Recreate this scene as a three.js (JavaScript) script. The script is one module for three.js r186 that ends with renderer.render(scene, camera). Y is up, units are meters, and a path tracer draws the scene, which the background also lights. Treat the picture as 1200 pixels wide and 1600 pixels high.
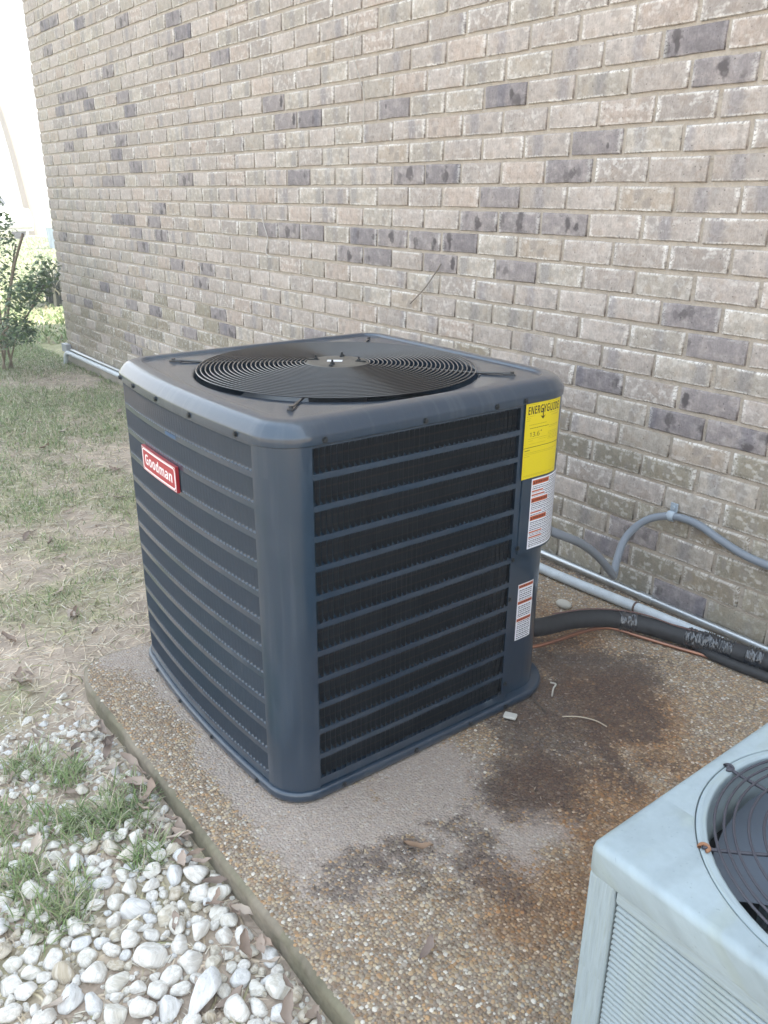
import * as THREE from 'three';
import { mergeGeometries } from 'three/addons/utils/BufferGeometryUtils.js';
import { RoundedBoxGeometry } from 'three/addons/geometries/RoundedBoxGeometry.js';

// ------------------------------------------------------------------ camera, sky, sun, exposure
const scene = new THREE.Scene();
const camera = new THREE.PerspectiveCamera(64.39, 0.75, 0.05, 2000);
{
  const pitch = 0.3718, roll = 0.0073, yaw = -0.9035;
  const fw = new THREE.Vector3(Math.sin(yaw) * Math.cos(pitch), -Math.sin(pitch), -Math.cos(yaw) * Math.cos(pitch));
  const r = new THREE.Vector3().crossVectors(fw, new THREE.Vector3(0, 1, 0)).normalize();
  const u = new THREE.Vector3().crossVectors(r, fw);
  camera.position.set(0, 1.281, 2.2355);
  camera.up.copy(u.multiplyScalar(Math.cos(roll)).addScaledVector(r, -Math.sin(roll)));
  camera.lookAt(camera.position.clone().add(fw));
  camera.updateMatrixWorld(true); camera.updateProjectionMatrix();
}
const sunDir = new THREE.Vector3(0.21, 0.72, -0.63).normalize();
{ // hazy bright summer sky: pale blue overhead, white towards the horizon and around the sun
  const w = 512, h = 256, d = new Float32Array(w * h * 4), v = new THREE.Vector3();
  for (let j = 0; j < h; j++) for (let i = 0; i < w; i++) {
    const el = ((j + 0.5) / h - 0.5) * Math.PI, az = ((i + 0.5) / w - 0.5) * 2 * Math.PI;
    v.set(Math.cos(el) * Math.cos(az), Math.sin(el), Math.cos(el) * Math.sin(az));
    const t = Math.pow(1 - Math.max(0, v.y), 2.2), g = Math.pow(Math.max(0, v.dot(sunDir)), 6) * 0.55;
    const k = (j * w + i) * 4;
    const below = v.y < 0 ? Math.max(0.45, 1 + v.y * 4) : 1;
    d[k] = (0.365 + 0.31 * t + g) * below; d[k + 1] = (0.455 + 0.235 * t + g * 0.97) * below; d[k + 2] = (0.57 + 0.115 * t + g * 0.9) * below; d[k + 3] = 1;
  }
  const tex = new THREE.DataTexture(d, w, h, THREE.RGBAFormat, THREE.FloatType);
  tex.mapping = THREE.EquirectangularReflectionMapping; tex.magFilter = THREE.LinearFilter; tex.minFilter = THREE.LinearFilter; tex.needsUpdate = true;
  scene.background = tex; scene.environment = tex;
}
const sun = new THREE.DirectionalLight(new THREE.Color(1, 0.95, 0.86), 5);
sun.position.copy(sunDir).multiplyScalar(40); sun.castShadow = true;
sun.shadow.mapSize.set(4096, 4096);
Object.assign(sun.shadow.camera, { left: -30, right: 20, top: 25, bottom: -25, near: 1, far: 120 });
scene.add(sun); scene.add(sun.target);
const renderer = new THREE.WebGLRenderer({ antialias: true });
renderer.setSize(768, 1024);
renderer.toneMapping = THREE.LinearToneMapping;
renderer.toneMappingExposure = 4.5;
renderer.shadowMap.enabled = true;

// ------------------------------------------------------------------ helpers
function rng(seed) { let a = seed >>> 0; return () => { a = (a + 0x6D2B79F5) | 0; let t = Math.imul(a ^ (a >>> 15), 1 | a); t = (t + Math.imul(t ^ (t >>> 7), 61 | t)) ^ t; return ((t ^ (t >>> 14)) >>> 0) / 4294967296; }; }
function hash(x, y, s = 0) { let h = Math.imul(x | 0, 374761393) ^ Math.imul(y | 0, 668265263) ^ Math.imul((s | 0) + 17, 2246822519); h = Math.imul(h ^ (h >>> 13), 1274126177); h ^= h >>> 16; return (h >>> 0) / 4294967296; }
function vnoise(x, y, s = 0) {
  const xi = Math.floor(x), yi = Math.floor(y); let fx = x - xi, fy = y - yi; fx = fx * fx * (3 - 2 * fx); fy = fy * fy * (3 - 2 * fy);
  const a = hash(xi, yi, s), b = hash(xi + 1, yi, s), c = hash(xi, yi + 1, s), d = hash(xi + 1, yi + 1, s);
  return a + (b - a) * fx + (c - a) * fy + (a - b - c + d) * fx * fy;
}
function fbm(x, y, o = 4, s = 0) { let t = 0, a = 0.5, n = 0; for (let i = 0; i < o; i++) { t += a * vnoise(x, y, s + i * 7); n += a; x *= 2.03; y *= 2.03; a *= 0.5; } return t / n; }
const clamp = (x, a = 0, b = 1) => Math.min(b, Math.max(a, x));
const sst = (a, b, x) => { const t = clamp((x - a) / (b - a)); return t * t * (3 - 2 * t); };
const lerp = (a, b, t) => a + (b - a) * t;
const mix3 = (A, B, t) => [lerp(A[0], B[0], t), lerp(A[1], B[1], t), lerp(A[2], B[2], t)];
const toS = (c) => 255 * (c <= 0.0031308 ? c * 12.92 : 1.055 * Math.pow(c, 1 / 2.4) - 0.055);
function dataTex(w, h, fn, srgb = true, repeat = true) {   // fn(i, j) -> linear [r, g, b] or a grey value
  const d = new Uint8Array(w * h * 4);
  for (let j = 0; j < h; j++) for (let i = 0; i < w; i++) {
    const c = fn(i, j), k = (j * w + i) * 4;
    if (typeof c === 'number') { d[k] = d[k + 1] = d[k + 2] = clamp(c) * 255; } else { for (let m = 0; m < 3; m++) d[k + m] = srgb ? toS(clamp(c[m])) : clamp(c[m]) * 255; }
    d[k + 3] = 255;
  }
  return finish(new THREE.DataTexture(d, w, h, THREE.RGBAFormat), srgb, repeat);
}
function finish(t, srgb, repeat) {
  t.magFilter = THREE.LinearFilter; t.minFilter = THREE.LinearMipmapLinearFilter; t.generateMipmaps = true;
  if (srgb) t.colorSpace = THREE.SRGBColorSpace;
  if (repeat) t.wrapS = t.wrapT = THREE.RepeatWrapping;
  t.needsUpdate = true; return t;
}
const lin = (r, g, b) => new THREE.Color().setRGB(r, g, b);
const std = (c, o = {}) => new THREE.MeshStandardMaterial({ color: c, roughness: 0.6, metalness: 0, ...o });
const used = {};
function numbered(n) { used[n] = (used[n] || 0) + 1; return used[n] === 1 ? n : n + '_' + String(used[n] - 1).padStart(3, '0'); }
function tag(o, label, category, group, kind) { if (label) o.userData.label = label; if (category) o.userData.category = category; if (group) o.userData.group = group; if (kind) o.userData.kind = kind; return o; }
function shadow(m) { m.castShadow = true; m.receiveShadow = true; return m; }
function mesh(name, geo, mat, parent) { const m = shadow(new THREE.Mesh(geo, mat)); m.name = name; if (parent) parent.add(m); return m; }
function thing(name, label, category, group) { const g = new THREE.Group(); g.name = numbered(name); scene.add(g); return tag(g, label, category, group); }
function geoFrom(pos, idx, uv, col) {
  const g = new THREE.BufferGeometry(); g.setAttribute('position', new THREE.Float32BufferAttribute(pos, 3));
  if (uv) g.setAttribute('uv', new THREE.Float32BufferAttribute(uv, 2));
  if (col) g.setAttribute('color', new THREE.Float32BufferAttribute(col, 3));
  g.setIndex(idx); g.computeVertexNormals(); return g;
}
function tube(pts, r, seg = 60, rad = 10) { return new THREE.TubeGeometry(new THREE.CatmullRomCurve3(pts.map(p => new THREE.Vector3(...p)), false, 'centripetal'), seg, r, rad, false); }
function cyl(r0, r1, h, n = 16, x = 0, y = 0, z = 0) { return new THREE.CylinderGeometry(r0, r1, h, n).translate(x, y, z); }
function box(w, h, d, x = 0, y = 0, z = 0) { return new THREE.BoxGeometry(w, h, d).translate(x, y, z); }
function rbox(w, h, d, r, x = 0, y = 0, z = 0, s = 2) { return new RoundedBoxGeometry(w, h, d, s, r).translate(x, y, z); }
const merge = (a) => mergeGeometries(a.map(g => { const q = g.index ? g.toNonIndexed() : g; for (const k of Object.keys(q.attributes)) if (!['position', 'normal', 'uv', 'color'].includes(k)) q.deleteAttribute(k); return q; }));
const struct = (m) => { m.userData.kind = 'structure'; return m; };

// ------------------------------------------------------------------ brick house
const H = 0.0813, L = 0.203, YB = 0.0142, XC = -7.30, XE = 2.4, ROWS = 40;
const ATC = 8, ATR = 8;
function makeBrickAtlas() {
  const W = 2048, Hh = 1024, cw = W / ATC, ch = Hh / ATR;
  const bump = new Uint8Array(W * Hh * 4);
  const specs = [];
  const R = rng(11);
  for (let v = 0; v < 64; v++) {
    const dark = v >= 40;
    const spots = []; const n = 1 + Math.floor(R() * 3);
    for (let k = 0; k < n; k++) spots.push([R(), 0.2 + 0.6 * R(), 0.04 + 0.07 * R(), 0.16 + 0.3 * R(), (dark ? 0.62 : 0.28) * (0.5 + R())]);
    const pits = []; for (let k = 0; k < 5 + R() * 8; k++) pits.push([R(), R(), 0.004 + 0.009 * R()]);
    const band = R() < 0.3 ? R() : -9;
    const t = R(), gr = R();
    const base = dark ? mix3([0.225, 0.20, 0.205], [0.30, 0.265, 0.258], t) : mix3([0.405, 0.355, 0.322], [0.475, 0.415, 0.372], t);
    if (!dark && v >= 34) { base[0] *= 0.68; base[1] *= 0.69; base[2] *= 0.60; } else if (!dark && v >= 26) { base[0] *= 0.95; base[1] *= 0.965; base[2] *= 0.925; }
    if (!dark && v % 7 === 3) { base[0] *= 1.0; base[1] *= 0.955; base[2] *= 0.92; }
    const k = (dark ? 1 : 0.9 + 0.2 * gr); base[0] *= k; base[1] *= k; base[2] *= k;
    const rim = [R(), R(), R(), R()].map(x => dark ? (x < 0.35 ? 0.5 : 0.1) : (x < 0.3 ? 0.08 : 0.25 + 0.85 * x));
    specs.push({ dark, spots, pits, band, base, rim, wash: dark ? 0.08 * R() : 0.05 + 0.2 * R() });
  }
  const col = dataTex(W, Hh, (i, j) => {
    const cx = Math.floor(i / cw), cy = Math.floor(j / ch), v = cy * ATC + cx, s = specs[v];
    const u = (i - cx * cw) / cw, w = (j - cy * ch) / ch, X = u * 0.193, Y = w * 0.072;
    let c = s.base.slice(), b = 0.6;
    const n1 = fbm(X * 60 + v * 3.1, Y * 60, 4, 3), n2 = fbm(X * 260 + v, Y * 260, 3, 9), n3 = fbm(X * 420 + v * 9, Y * 60, 2, 21), n4 = fbm(X * 38 + v * 2.3, Y * 38 + 3, 3, 37);
    const m = 0.70 + 0.34 * n1 + 0.34 * (n2 - 0.5) + 0.20 * (n3 - 0.5) + 0.22 * n4;
    c = c.map(x => x * m);
    if (s.band > -1) { const e = sst(0.16, 0.05, Math.abs(u - s.band + 0.1 * (n1 - 0.5))); c = mix3(c, [c[0] * 0.78, c[1] * 0.80, c[2] * 0.86], e); }
    if (!s.dark) c = mix3(c, [c[0] * 0.80, c[1] * 0.74, c[2] * 0.68], 0.5 * sst(0.50, 0.72, n4)); else c = mix3(c, [c[0] * 1.4, c[1] * 1.38, c[2] * 1.32], 0.5 * sst(0.50, 0.75, n4));
    for (const [sx, sy, rx, ry, a] of s.spots) { const d = Math.hypot((u - sx) / rx, (w - sy) / ry) + (n1 - 0.5) * 1.3; const e = sst(1.15, 0.6, d) * a; c = mix3(c, s.dark ? [0.10, 0.085, 0.085] : [0.27, 0.245, 0.23], e); }
    // pale slurry: a broken crust along the edges, a thin wash over the face
    const dl = u * 0.193, dr = (1 - u) * 0.193, db = w * 0.072, dt = (1 - w) * 0.072, jit = 0.010 * (n1 - 0.35);
    let e = Math.max(sst(0.020, 0.002, dl - jit * 1.6) * s.rim[0], sst(0.020, 0.002, dr - jit * 1.6) * s.rim[1], sst(0.009, 0.001, dt - jit * 0.8) * s.rim[2], sst(0.009, 0.001, db - jit * 0.8) * s.rim[3] * 0.7) * sst(0.28, 0.62, n2 + 0.22 * (n4 - 0.3)) * sst(0.22, 0.62, n4 + 0.06);
    e = Math.max(e, sst(0.52, 0.78, fbm(X * 70 + v * 5, Y * 70 + 7, 4, 33)) * s.wash * 2);
    c = mix3(c, [0.76, 0.73, 0.69], clamp(e * 0.95));
    for (const [px, py, pr] of s.pits) { if (Math.hypot(u - px, (w - py) * 0.4) < pr * (0.4 + n2)) { c = c.map(x => x * 0.55); b -= 0.35; } }
    b += 0.35 * (n2 - 0.5) + 0.3 * (n1 - 0.5) + e * 0.15;
    const k = (j * W + i) * 4; bump[k] = bump[k + 1] = bump[k + 2] = clamp(b) * 255; bump[k + 3] = 255;
    return c;
  }, true, false);
  return [col, finish(new THREE.DataTexture(bump, W, Hh, THREE.RGBAFormat), false, false)];
}
const [brickCol, brickBump] = makeBrickAtlas();
const brickMat = std(0xffffff, { map: brickCol, bumpMap: brickBump, bumpScale: 0.0018, roughness: 0.92 });
function brickGeo(v, width = 0.193) {
  const R = rng(500 + v), nx = 5, ny = 3, h = 0.0685, dep = 0.05, pos = [], uv = [], idx = [];
  const cx = v % ATC, cy = Math.floor(v / ATC);
  const U = (a, b) => uv.push((cx + 0.03 + 0.94 * a) / ATC, (cy + 0.05 + 0.9 * b) / ATR);
  const tilt = (R() - 0.5) * 0.002, pr = (R() - 0.3) * 0.0022;
  const ring = (inset, z, jit) => { // boundary loop
    const pts = [];
    const P = (a, b) => pts.push([(a - 0.5) * (width - inset * 2) + (R() - 0.5) * jit, (b - 0.5) * (h - inset * 2) + (R() - 0.5) * jit, z, a, b]);
    for (let i = 0; i < nx; i++) P(i / (nx - 1), 0);
    for (let j = 1; j < ny; j++) P(1, j / (ny - 1));
    for (let i = nx - 2; i >= 0; i--) P(i / (nx - 1), 1);
    for (let j = ny - 2; j > 0; j--) P(0, j / (ny - 1));
    return pts;
  };
  const loops = [ring(0, -dep, 0), ring(0, -0.0035 + pr, 0.0026), ring(0.0026, pr, 0.0032)], n = loops[0].length;
  for (const lp of loops) for (const q of lp) { pos.push(q[0], q[1], q[2] + tilt * (q[3] - 0.5)); U(q[3], q[4]); }
  for (let k = 0; k < 2; k++) for (let i = 0; i < n; i++) { const a = k * n + i, b = k * n + (i + 1) % n, c = a + n, d = b + n; idx.push(a, b, d, a, d, c); }
  const c0 = pos.length / 3;
  for (let i = 1; i < nx - 1; i++) { pos.push((i / (nx - 1) - 0.5) * width * 0.98, (R() - 0.5) * 0.01, pr + (R() - 0.5) * 0.0012); U(i / (nx - 1), 0.5); }
  const f = 2 * n, B = i => f + i, T = i => f + (nx - 1) + (ny - 1) + (nx - 1 - i), Lm = f + n - 1, Rm = f + nx, M = i => i === 0 ? Lm : i === nx - 1 ? Rm : c0 + i - 1;
  for (let i = 0; i < nx - 1; i++) { idx.push(B(i), B(i + 1), M(i + 1), B(i), M(i + 1), M(i)); idx.push(M(i), M(i + 1), T(i + 1), M(i), T(i + 1), T(i)); }
  const g = geoFrom(pos, idx, uv); return g;
}
const house = thing('brick_house', 'pale grey brick house wall with scattered dark bricks behind the air conditioners', 'house');
{
  const mortarCol = dataTex(512, 512, (i, j) => { const n = fbm(i / 14, j / 14, 4, 5), m = fbm(i / 2.2, j / 2.2, 2, 8); const k = 0.80 + 0.28 * n + 0.16 * (m - 0.5); return [0.47 * k, 0.41 * k, 0.345 * k]; });
  const mortarB = dataTex(512, 512, (i, j) => fbm(i / 3, j / 3, 3, 4), false);
  for (const t of [mortarCol, mortarB]) t.repeat.set(1 / 0.8, 1 / 0.8);
  const mm = std(0xffffff, { map: mortarCol, bumpMap: mortarB, bumpScale: 0.003, roughness: 0.95 });
  // the core behind the brick skin: its front face is the recessed mortar
  const top = YB + ROWS * H;
  const core = box(XE - XC, top - YB, 8.0, (XE + XC) / 2, (top + YB) / 2, -0.0065 - 4.0);
  { const p = core.attributes.position, n = core.attributes.normal, uv = core.attributes.uv; for (let i = 0; i < p.count; i++) { if (Math.abs(n.getX(i)) > 0.5) uv.setXY(i, p.getZ(i), p.getY(i)); else uv.setXY(i, p.getX(i), Math.abs(n.getY(i)) > 0.5 ? p.getZ(i) : p.getY(i)); } }
  mesh('mortar', core, mm, house);
  const conc = dataTex(512, 512, (i, j) => { const n = fbm(i / 60, j / 60, 5, 15), m = fbm(i / 4, j / 4, 3, 18); const k = 0.75 + 0.4 * n + 0.25 * (m - 0.5); return [0.36 * k, 0.33 * k, 0.285 * k]; });
  const fd = box(XE - XC + 0.02, 0.5, 8.05, (XE + XC) / 2, YB - 0.003 - 0.25, -4.006);
  { const p = fd.attributes.position, uv = fd.attributes.uv; for (let i = 0; i < p.count; i++) uv.setXY(i, p.getX(i) + p.getZ(i), p.getY(i)); }
  mesh('foundation', fd, std(0xffffff, { map: conc, bumpMap: mortarB, bumpScale: 0.004, roughness: 0.95 }), house);
  // unseen eave, roof and an added upper storey: they keep the yard in shade
  const roofM = std(lin(0.10, 0.09, 0.085), { roughness: 0.95 }), soffM = std(lin(0.62, 0.6, 0.56), { roughness: 0.7 });
  mesh('added_upper_wall', box(XE - XC, 2.0, 7.98, (XE + XC) / 2, top + 1.0, -4.0), soffM, house);
  const wallTop = top; { const top = wallTop + 2.0;
  const sl = new THREE.Shape(); sl.moveTo(0.14, top); sl.lineTo(0.14, top + 0.18); sl.lineTo(-4, top + 2.3); sl.lineTo(-8.4, top + 0.18); sl.lineTo(-8.4, top); sl.closePath();
  const rg = new THREE.ExtrudeGeometry(sl, { depth: XE - XC + 0.6, bevelEnabled: false }).rotateY(-Math.PI / 2);   // shape x -> z
  rg.translate(XE + 0.3, 0.004, 0);
  mesh('roof', rg, roofM, house);
  mesh('soffit', box(XE - XC + 0.6, 0.02, 0.13, (XE + XC) / 2, top - 0.012, 0.064), soffM, house); }

  const DARK = [[20,-1.48],[19,-1.38],[19,-2.24],[16,-1.89],[17,-1.83],[11,-1.4],[10,-1.25],[8,-1.71],[8,-1.28],[7,-1.39],[7,-1.2],[2,-1.49],[1,-1.62],[0,-1.28],[20,-3.79],[19,-3.69],[19,-3.46],[19,-2.85],[16,-3.54],[16,-2.72],[16,-2.52],[15,-2.22],[14,-2.32],[14,-2.16],[14,-1.92],[13,-3.82],[13,-3.61],[13,-3.45],[13,-3.02],[13,-2.82],[13,-2.63],[13,-2.42],[12,-3.14],[12,-2.93],[12,-2.53],[12,-2.15],[7,-3.48],[29,-6.62],[29,-6.84],[28,-6.2],[27,-5.34],[26,-4.82],[25,-4.71],[24,-4.64],[23,-4.14],[27,-6.8],[24,-5.66],[23,-6.69],[23,-6.41],[23,-6.17],[22,-6.78],[22,-6.06],[22,-5.64],[21,-5.35],[20,-6.45],[20,-5.99],[20,-5.65],[19,-5.74],[19,-6.64],[18,-5.81],[17,-5.5],[16,-6.02],[16,-5.73],[16,-4.8],[14,-5.07],[13,-5.84],[13,-5.55],[13,-5.31],[12,-5.1],[12,-5.59],[11,-5.38],[11,-7.08],[11,-6.37],[10,-4.86],[10,-4.56],[9,-4.68],[7,-6.17],[5,-6.98],[5,-6.69],[6,-5.69],[6,-5.4],[7,-4.45],[6,-4.4],[5,-4.76],[3,-5.87],[2,-5.73]];
  const idxAt = (j, x) => Math.floor(x / L - (j % 2 ? 0.72 : 0.21));
  const dark = new Set(DARK.map(([j, x]) => j + ':' + idxAt(j, x)));
  const geos = []; for (let v = 0; v < 64; v++) geos.push(brickGeo(v));
  const R = rng(77), list = [], q = new THREE.Vector3();
  for (let j = 0; j < ROWS; j++) {
    const f = j % 2 ? 0.72 : 0.21;
    for (let i = Math.ceil(XC / L - f) - 1; i * L + f * L < XE; i++) {
      let x0 = (i + f) * L + 0.0065, x1 = (i + 1 + f) * L - 0.0065;
      const isD = dark.has(j + ':' + i) || (x0 > -0.8 && R() < 0.08);
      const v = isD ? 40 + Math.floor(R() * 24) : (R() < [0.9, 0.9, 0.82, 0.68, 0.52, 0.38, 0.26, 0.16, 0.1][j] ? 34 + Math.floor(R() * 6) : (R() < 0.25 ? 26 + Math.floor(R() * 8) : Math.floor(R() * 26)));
      x0 = Math.max(x0, XC - 0.004); x1 = Math.min(x1, XE);
      if (x1 - x0 < 0.03) continue;
      const b = { x: (x0 + x1) / 2 + (R() - 0.5) * 0.004, y: YB + (j + 0.5) * H + (R() - 0.5) * 0.003, sx: (x1 - x0) / 0.193, v, rz: (R() - 0.5) * 0.012, fl: R() < 0.5 };
      q.set(b.x, b.y, 0).project(camera);
      const d = Math.hypot(b.x, b.y - 1.281, 2.2355), px = (q.x + 1) * 600, py = (1 - q.y) * 800;
      const seen = px > -30 && px < 1230 && py > -20 && !(px > 190 && px < 872 && py > 610);
      b.w = seen ? b.sx / (d * d * d) : 0;
      list.push(b);
    }
  }
  list.sort((a, b) => b.w - a.w);
  const rest = [];
  list.forEach((b, k) => {
    if (k < 300) {
      const m = mesh(k ? 'brick_' + String(k).padStart(3, '0') : 'brick', geos[b.v], brickMat, house);
      m.position.set(b.x, b.y, 0); m.rotation.z = b.rz + (b.fl ? Math.PI : 0); m.scale.x = b.sx;
    } else rest.push(geos[b.v].clone().applyMatrix4(new THREE.Matrix4().compose(new THREE.Vector3(b.x, b.y, 0), new THREE.Quaternion().setFromAxisAngle(new THREE.Vector3(0, 0, 1), b.rz + (b.fl ? Math.PI : 0)), new THREE.Vector3(b.sx, 1, 1))));
  });
  mesh('far_bricks', mergeGeometries(rest), brickMat, house).userData.kind = 'stuff';
}

// ------------------------------------------------------------------ ground
const PADL = -2.155, PADF = 1.69;
const TUFTS = [[-1.6, 1.9, .05], [-1.57, 1.76, .06], [-1.51, 1.78, .05], [-1.4, 1.99, .07], [-1.68, 2.01, .06], [-1.38, 1.79, .04], [-1.84, 1.9, .05], [-1.54, 1.86, .05], [-1.35, 1.98, .05], [-1.51, 2.03, .04], [-1.74, 1.84, .04], [-1.9, 2.05, .06]];
const PATCHES = [[-5.64, .46, .5], [-5.63, .8, .5], [-5.39, 1.05, .45], [-4.9, .83, .4], [-3.88, 1.0, .3], [-3.78, 1.31, .3], [-3.6, .96, .3], [-3.3, 1.4, .2], [-2.8, 1.53, .14], [-4.93, .62, .25], [-5.53, .32, .25], [-6.09, .8, .5], [-4.4, 1.5, .5], [-5.2, 1.7, .6]];
function green(x, z) {
  let g = 0; for (const [a, b, r] of PATCHES) { const d = Math.hypot(x - a, z - b) / r; g = Math.max(g, sst(1.3, 0.2, d)); }
  const lawn = sst(-6.6, -7.6, x + 0.6 * (fbm(z * 2, x, 2, 61) - 0.5));
  g = g * sst(0.25, 0.6, fbm(x * 5, z * 5, 3, 41) + 0.08); g = Math.max(g, 0.7 * sst(0.52, 0.70, fbm(x * 3.2 + 9, z * 3.2, 4, 44)));
  return clamp(Math.max(g, lawn));
}
function gy(x, z) {
  const near = sst(0.9, 0.0, Math.hypot(Math.max(0, PADL - x), Math.max(0, z - PADF)));
  const far = sst(14, 40, Math.hypot(x, z));
  return -0.088 + 0.036 * near + (fbm(x * 1.3, z * 1.3, 3, 70) - 0.5) * 0.03 * (1 - 0.3 * near) + far * (fbm(x / 30, z / 30, 2, 72) - 0.5) * 0.5;
}
{
  const axis = (a, b, step, lo, hi) => { const o = []; for (let v = a; v <= b + 1e-6; v += step) o.push(v); let s = step, v = a; const l = []; while (v > lo) { s *= 1.22; v -= s; l.unshift(v); } s = step; v = o[o.length - 1]; while (v < hi) { s *= 1.22; v += s; o.push(v); } return l.concat(o); };
  const xs = axis(-9, -0.6, 0.07, -400, 300), zs = axis(-0.5, 3.2, 0.07, -400, 300), pos = [], idx = [], uv = [], col = [];
  for (const z of zs) for (const x of xs) {
    pos.push(x, gy(x, z), z); uv.push(x / 2.2, z / 2.2);
    const g = green(x, z) * (0.65 + 0.5 * fbm(x * 9, z * 9, 2, 46)), n = fbm(x * 4, z * 4, 4, 51);
    let c = mix3([1.1, 1.02, 0.95], [1.42, 1.33, 1.24], n);
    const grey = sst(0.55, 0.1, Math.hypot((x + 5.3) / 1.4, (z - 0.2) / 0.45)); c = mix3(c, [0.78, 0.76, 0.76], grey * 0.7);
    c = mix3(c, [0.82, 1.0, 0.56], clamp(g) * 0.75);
    col.push(...c);
  }
  const nx = xs.length;
  for (let j = 0; j < zs.length - 1; j++) for (let i = 0; i < nx - 1; i++) { const a = j * nx + i; idx.push(a, a + nx, a + 1, a + 1, a + nx, a + nx + 1); }
  // fine litter: crossing straw fibres over crumbly soil
  const N = 1024, buf = new Float32Array(N * N * 4), R = rng(5);
  for (let j = 0; j < N; j++) for (let i = 0; i < N; i++) { const k = (j * N + i) * 4, n = fbm(i / 26, j / 26, 5, 81), m = vnoise(i / 1.7, j / 1.7, 83), t = 0.62 + 0.6 * n * n + 0.22 * (m - 0.5); buf[k] = 0.40 * t; buf[k + 1] = 0.345 * t; buf[k + 2] = 0.295 * t; buf[k + 3] = 0.35 * n + 0.12 * m; }
  for (let s = 0; s < 6000; s++) {
    let x = R() * N, y = R() * N, a = R() * 6.283; const len = 8 + R() * 34, w = 0.6 + R() * 1.2, b = R(), c = b < 0.7 ? mix3([0.50, 0.43, 0.33], [0.66, 0.59, 0.49], R()) : b < 0.88 ? [0.22, 0.175, 0.135] : [0.34, 0.35, 0.2], da = (R() - 0.5) * 0.06;
    for (let t = 0; t < len; t += 0.7) { x += Math.cos(a) * 0.7; y += Math.sin(a) * 0.7; a += da; for (let dy = -1; dy <= 1; dy++) for (let dx = -1; dx <= 1; dx++) { const i = (Math.floor(x) + dx + N) % N, j = (Math.floor(y) + dy + N) % N, e = clamp(w - Math.hypot(Math.floor(x) + dx + 0.5 - x, Math.floor(y) + dy + 0.5 - y)) * 0.55; if (e > 0) { const k = (j * N + i) * 4; for (let m = 0; m < 3; m++) buf[k + m] = lerp(buf[k + m], c[m], e); buf[k + 3] = lerp(buf[k + 3], 0.75, e); } } }
  }
  const map = dataTex(N, N, (i, j) => { const k = (j * N + i) * 4; return [buf[k], buf[k + 1], buf[k + 2]]; });
  const bmp = dataTex(N, N, (i, j) => buf[(j * N + i) * 4 + 3], false);
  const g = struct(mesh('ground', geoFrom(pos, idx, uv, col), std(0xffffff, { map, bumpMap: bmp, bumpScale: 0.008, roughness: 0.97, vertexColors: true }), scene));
  tag(g, 'dry yard soil with straw litter and thin grass patches', 'ground');
}

// ------------------------------------------------------------------ concrete pad of exposed aggregate
const PX0 = PADL, PX1 = 1.6, PZ0 = 0.0, PZ1 = PADF;
const blob = (x, z, cx, cz, rx, rz) => Math.hypot((x - cx) / rx, (z - cz) / rz);
function padState(x, z) {      // film: dried cement and silt, dirt: dark mud and leaf mould, rust: orange staining
  const n = fbm(x * 7, z * 7, 4, 101) - 0.5, n2 = fbm(x * 22, z * 22, 3, 103) - 0.5;
  let film = 0, dirt = 0, rust = 0;
  const d1 = Math.min(blob(x, z, -1.13, 1.20, 0.30, 0.20), blob(x, z, -1.16, 1.43, 0.22, 0.16), blob(x, z, -0.95, 1.12, 0.16, 0.12)) + n * 1.1 + n2 * 0.4;
  film = Math.max(film, sst(1.25, 0.55, d1) * (0.72 + 0.5 * fbm(x * 30, z * 30, 3, 107)));
  const d2 = Math.min(blob(x, z, -2.06, 1.50, 0.20, 0.11), blob(x, z, -1.75, 1.50, 0.35, 0.06), blob(x, z, -1.45, 1.54, 0.3, 0.06)) + n * 1.0 + n2 * 0.4;
  film = Math.max(film, 0.8 * sst(1.15, 0.6, d2));
  const nn = fbm(x * 34, z * 34, 3, 105), d3 = Math.min(blob(x, z, -1.12, 0.72, 0.27, 0.27), blob(x, z, -0.99, 0.98, 0.14, 0.17), blob(x, z, -1.22, 0.5, 0.24, 0.18)) + n * 1.3 + n2 * 0.5;
  dirt = Math.max(dirt, sst(1.4, 0.35, d3) * (0.55 + 0.75 * nn));
  const d4 = Math.min(blob(x, z, -0.96, 1.23, 0.07, 0.05), blob(x, z, -0.93, 1.40, 0.12, 0.06), blob(x, z, -1.04, 1.51, 0.08, 0.05), blob(x, z, -0.86, 1.28, 0.10, 0.05)) + n * 2.0 + n2 * 1.6;
  dirt = clamp(Math.max(dirt, (0.30 + 0.55 * nn) * sst(1.3, 0.4, d4)));
  const d6 = Math.max(0, 0.11 - z) / 0.11; dirt = Math.max(dirt, 0.6 * sst(0.2, 0.9, d6 + n));
  const d5 = Math.min(blob(x, z, -1.40, 0.40, 0.18, 0.15), blob(x, z, -0.83, 0.95, 0.24, 0.20), blob(x, z, -0.72, 1.15, 0.16, 0.24), blob(x, z, -1.0, 0.62, 0.3, 0.22)) + n * 1.5;
  rust = sst(1.2, 0.5, d5);
  film *= 1 - dirt;
  return [film, dirt, rust];
}
const PAL = [[0.37, 0.265, 0.16], [0.32, 0.22, 0.13], [0.42, 0.345, 0.245], [0.26, 0.18, 0.12], [0.40, 0.345, 0.265], [0.31, 0.25, 0.195], [0.39, 0.245, 0.13], [0.22, 0.16, 0.11], [0.35, 0.30, 0.245], [0.41, 0.32, 0.21], [0.53, 0.49, 0.43]];
const CELL = 0.0068;
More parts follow.
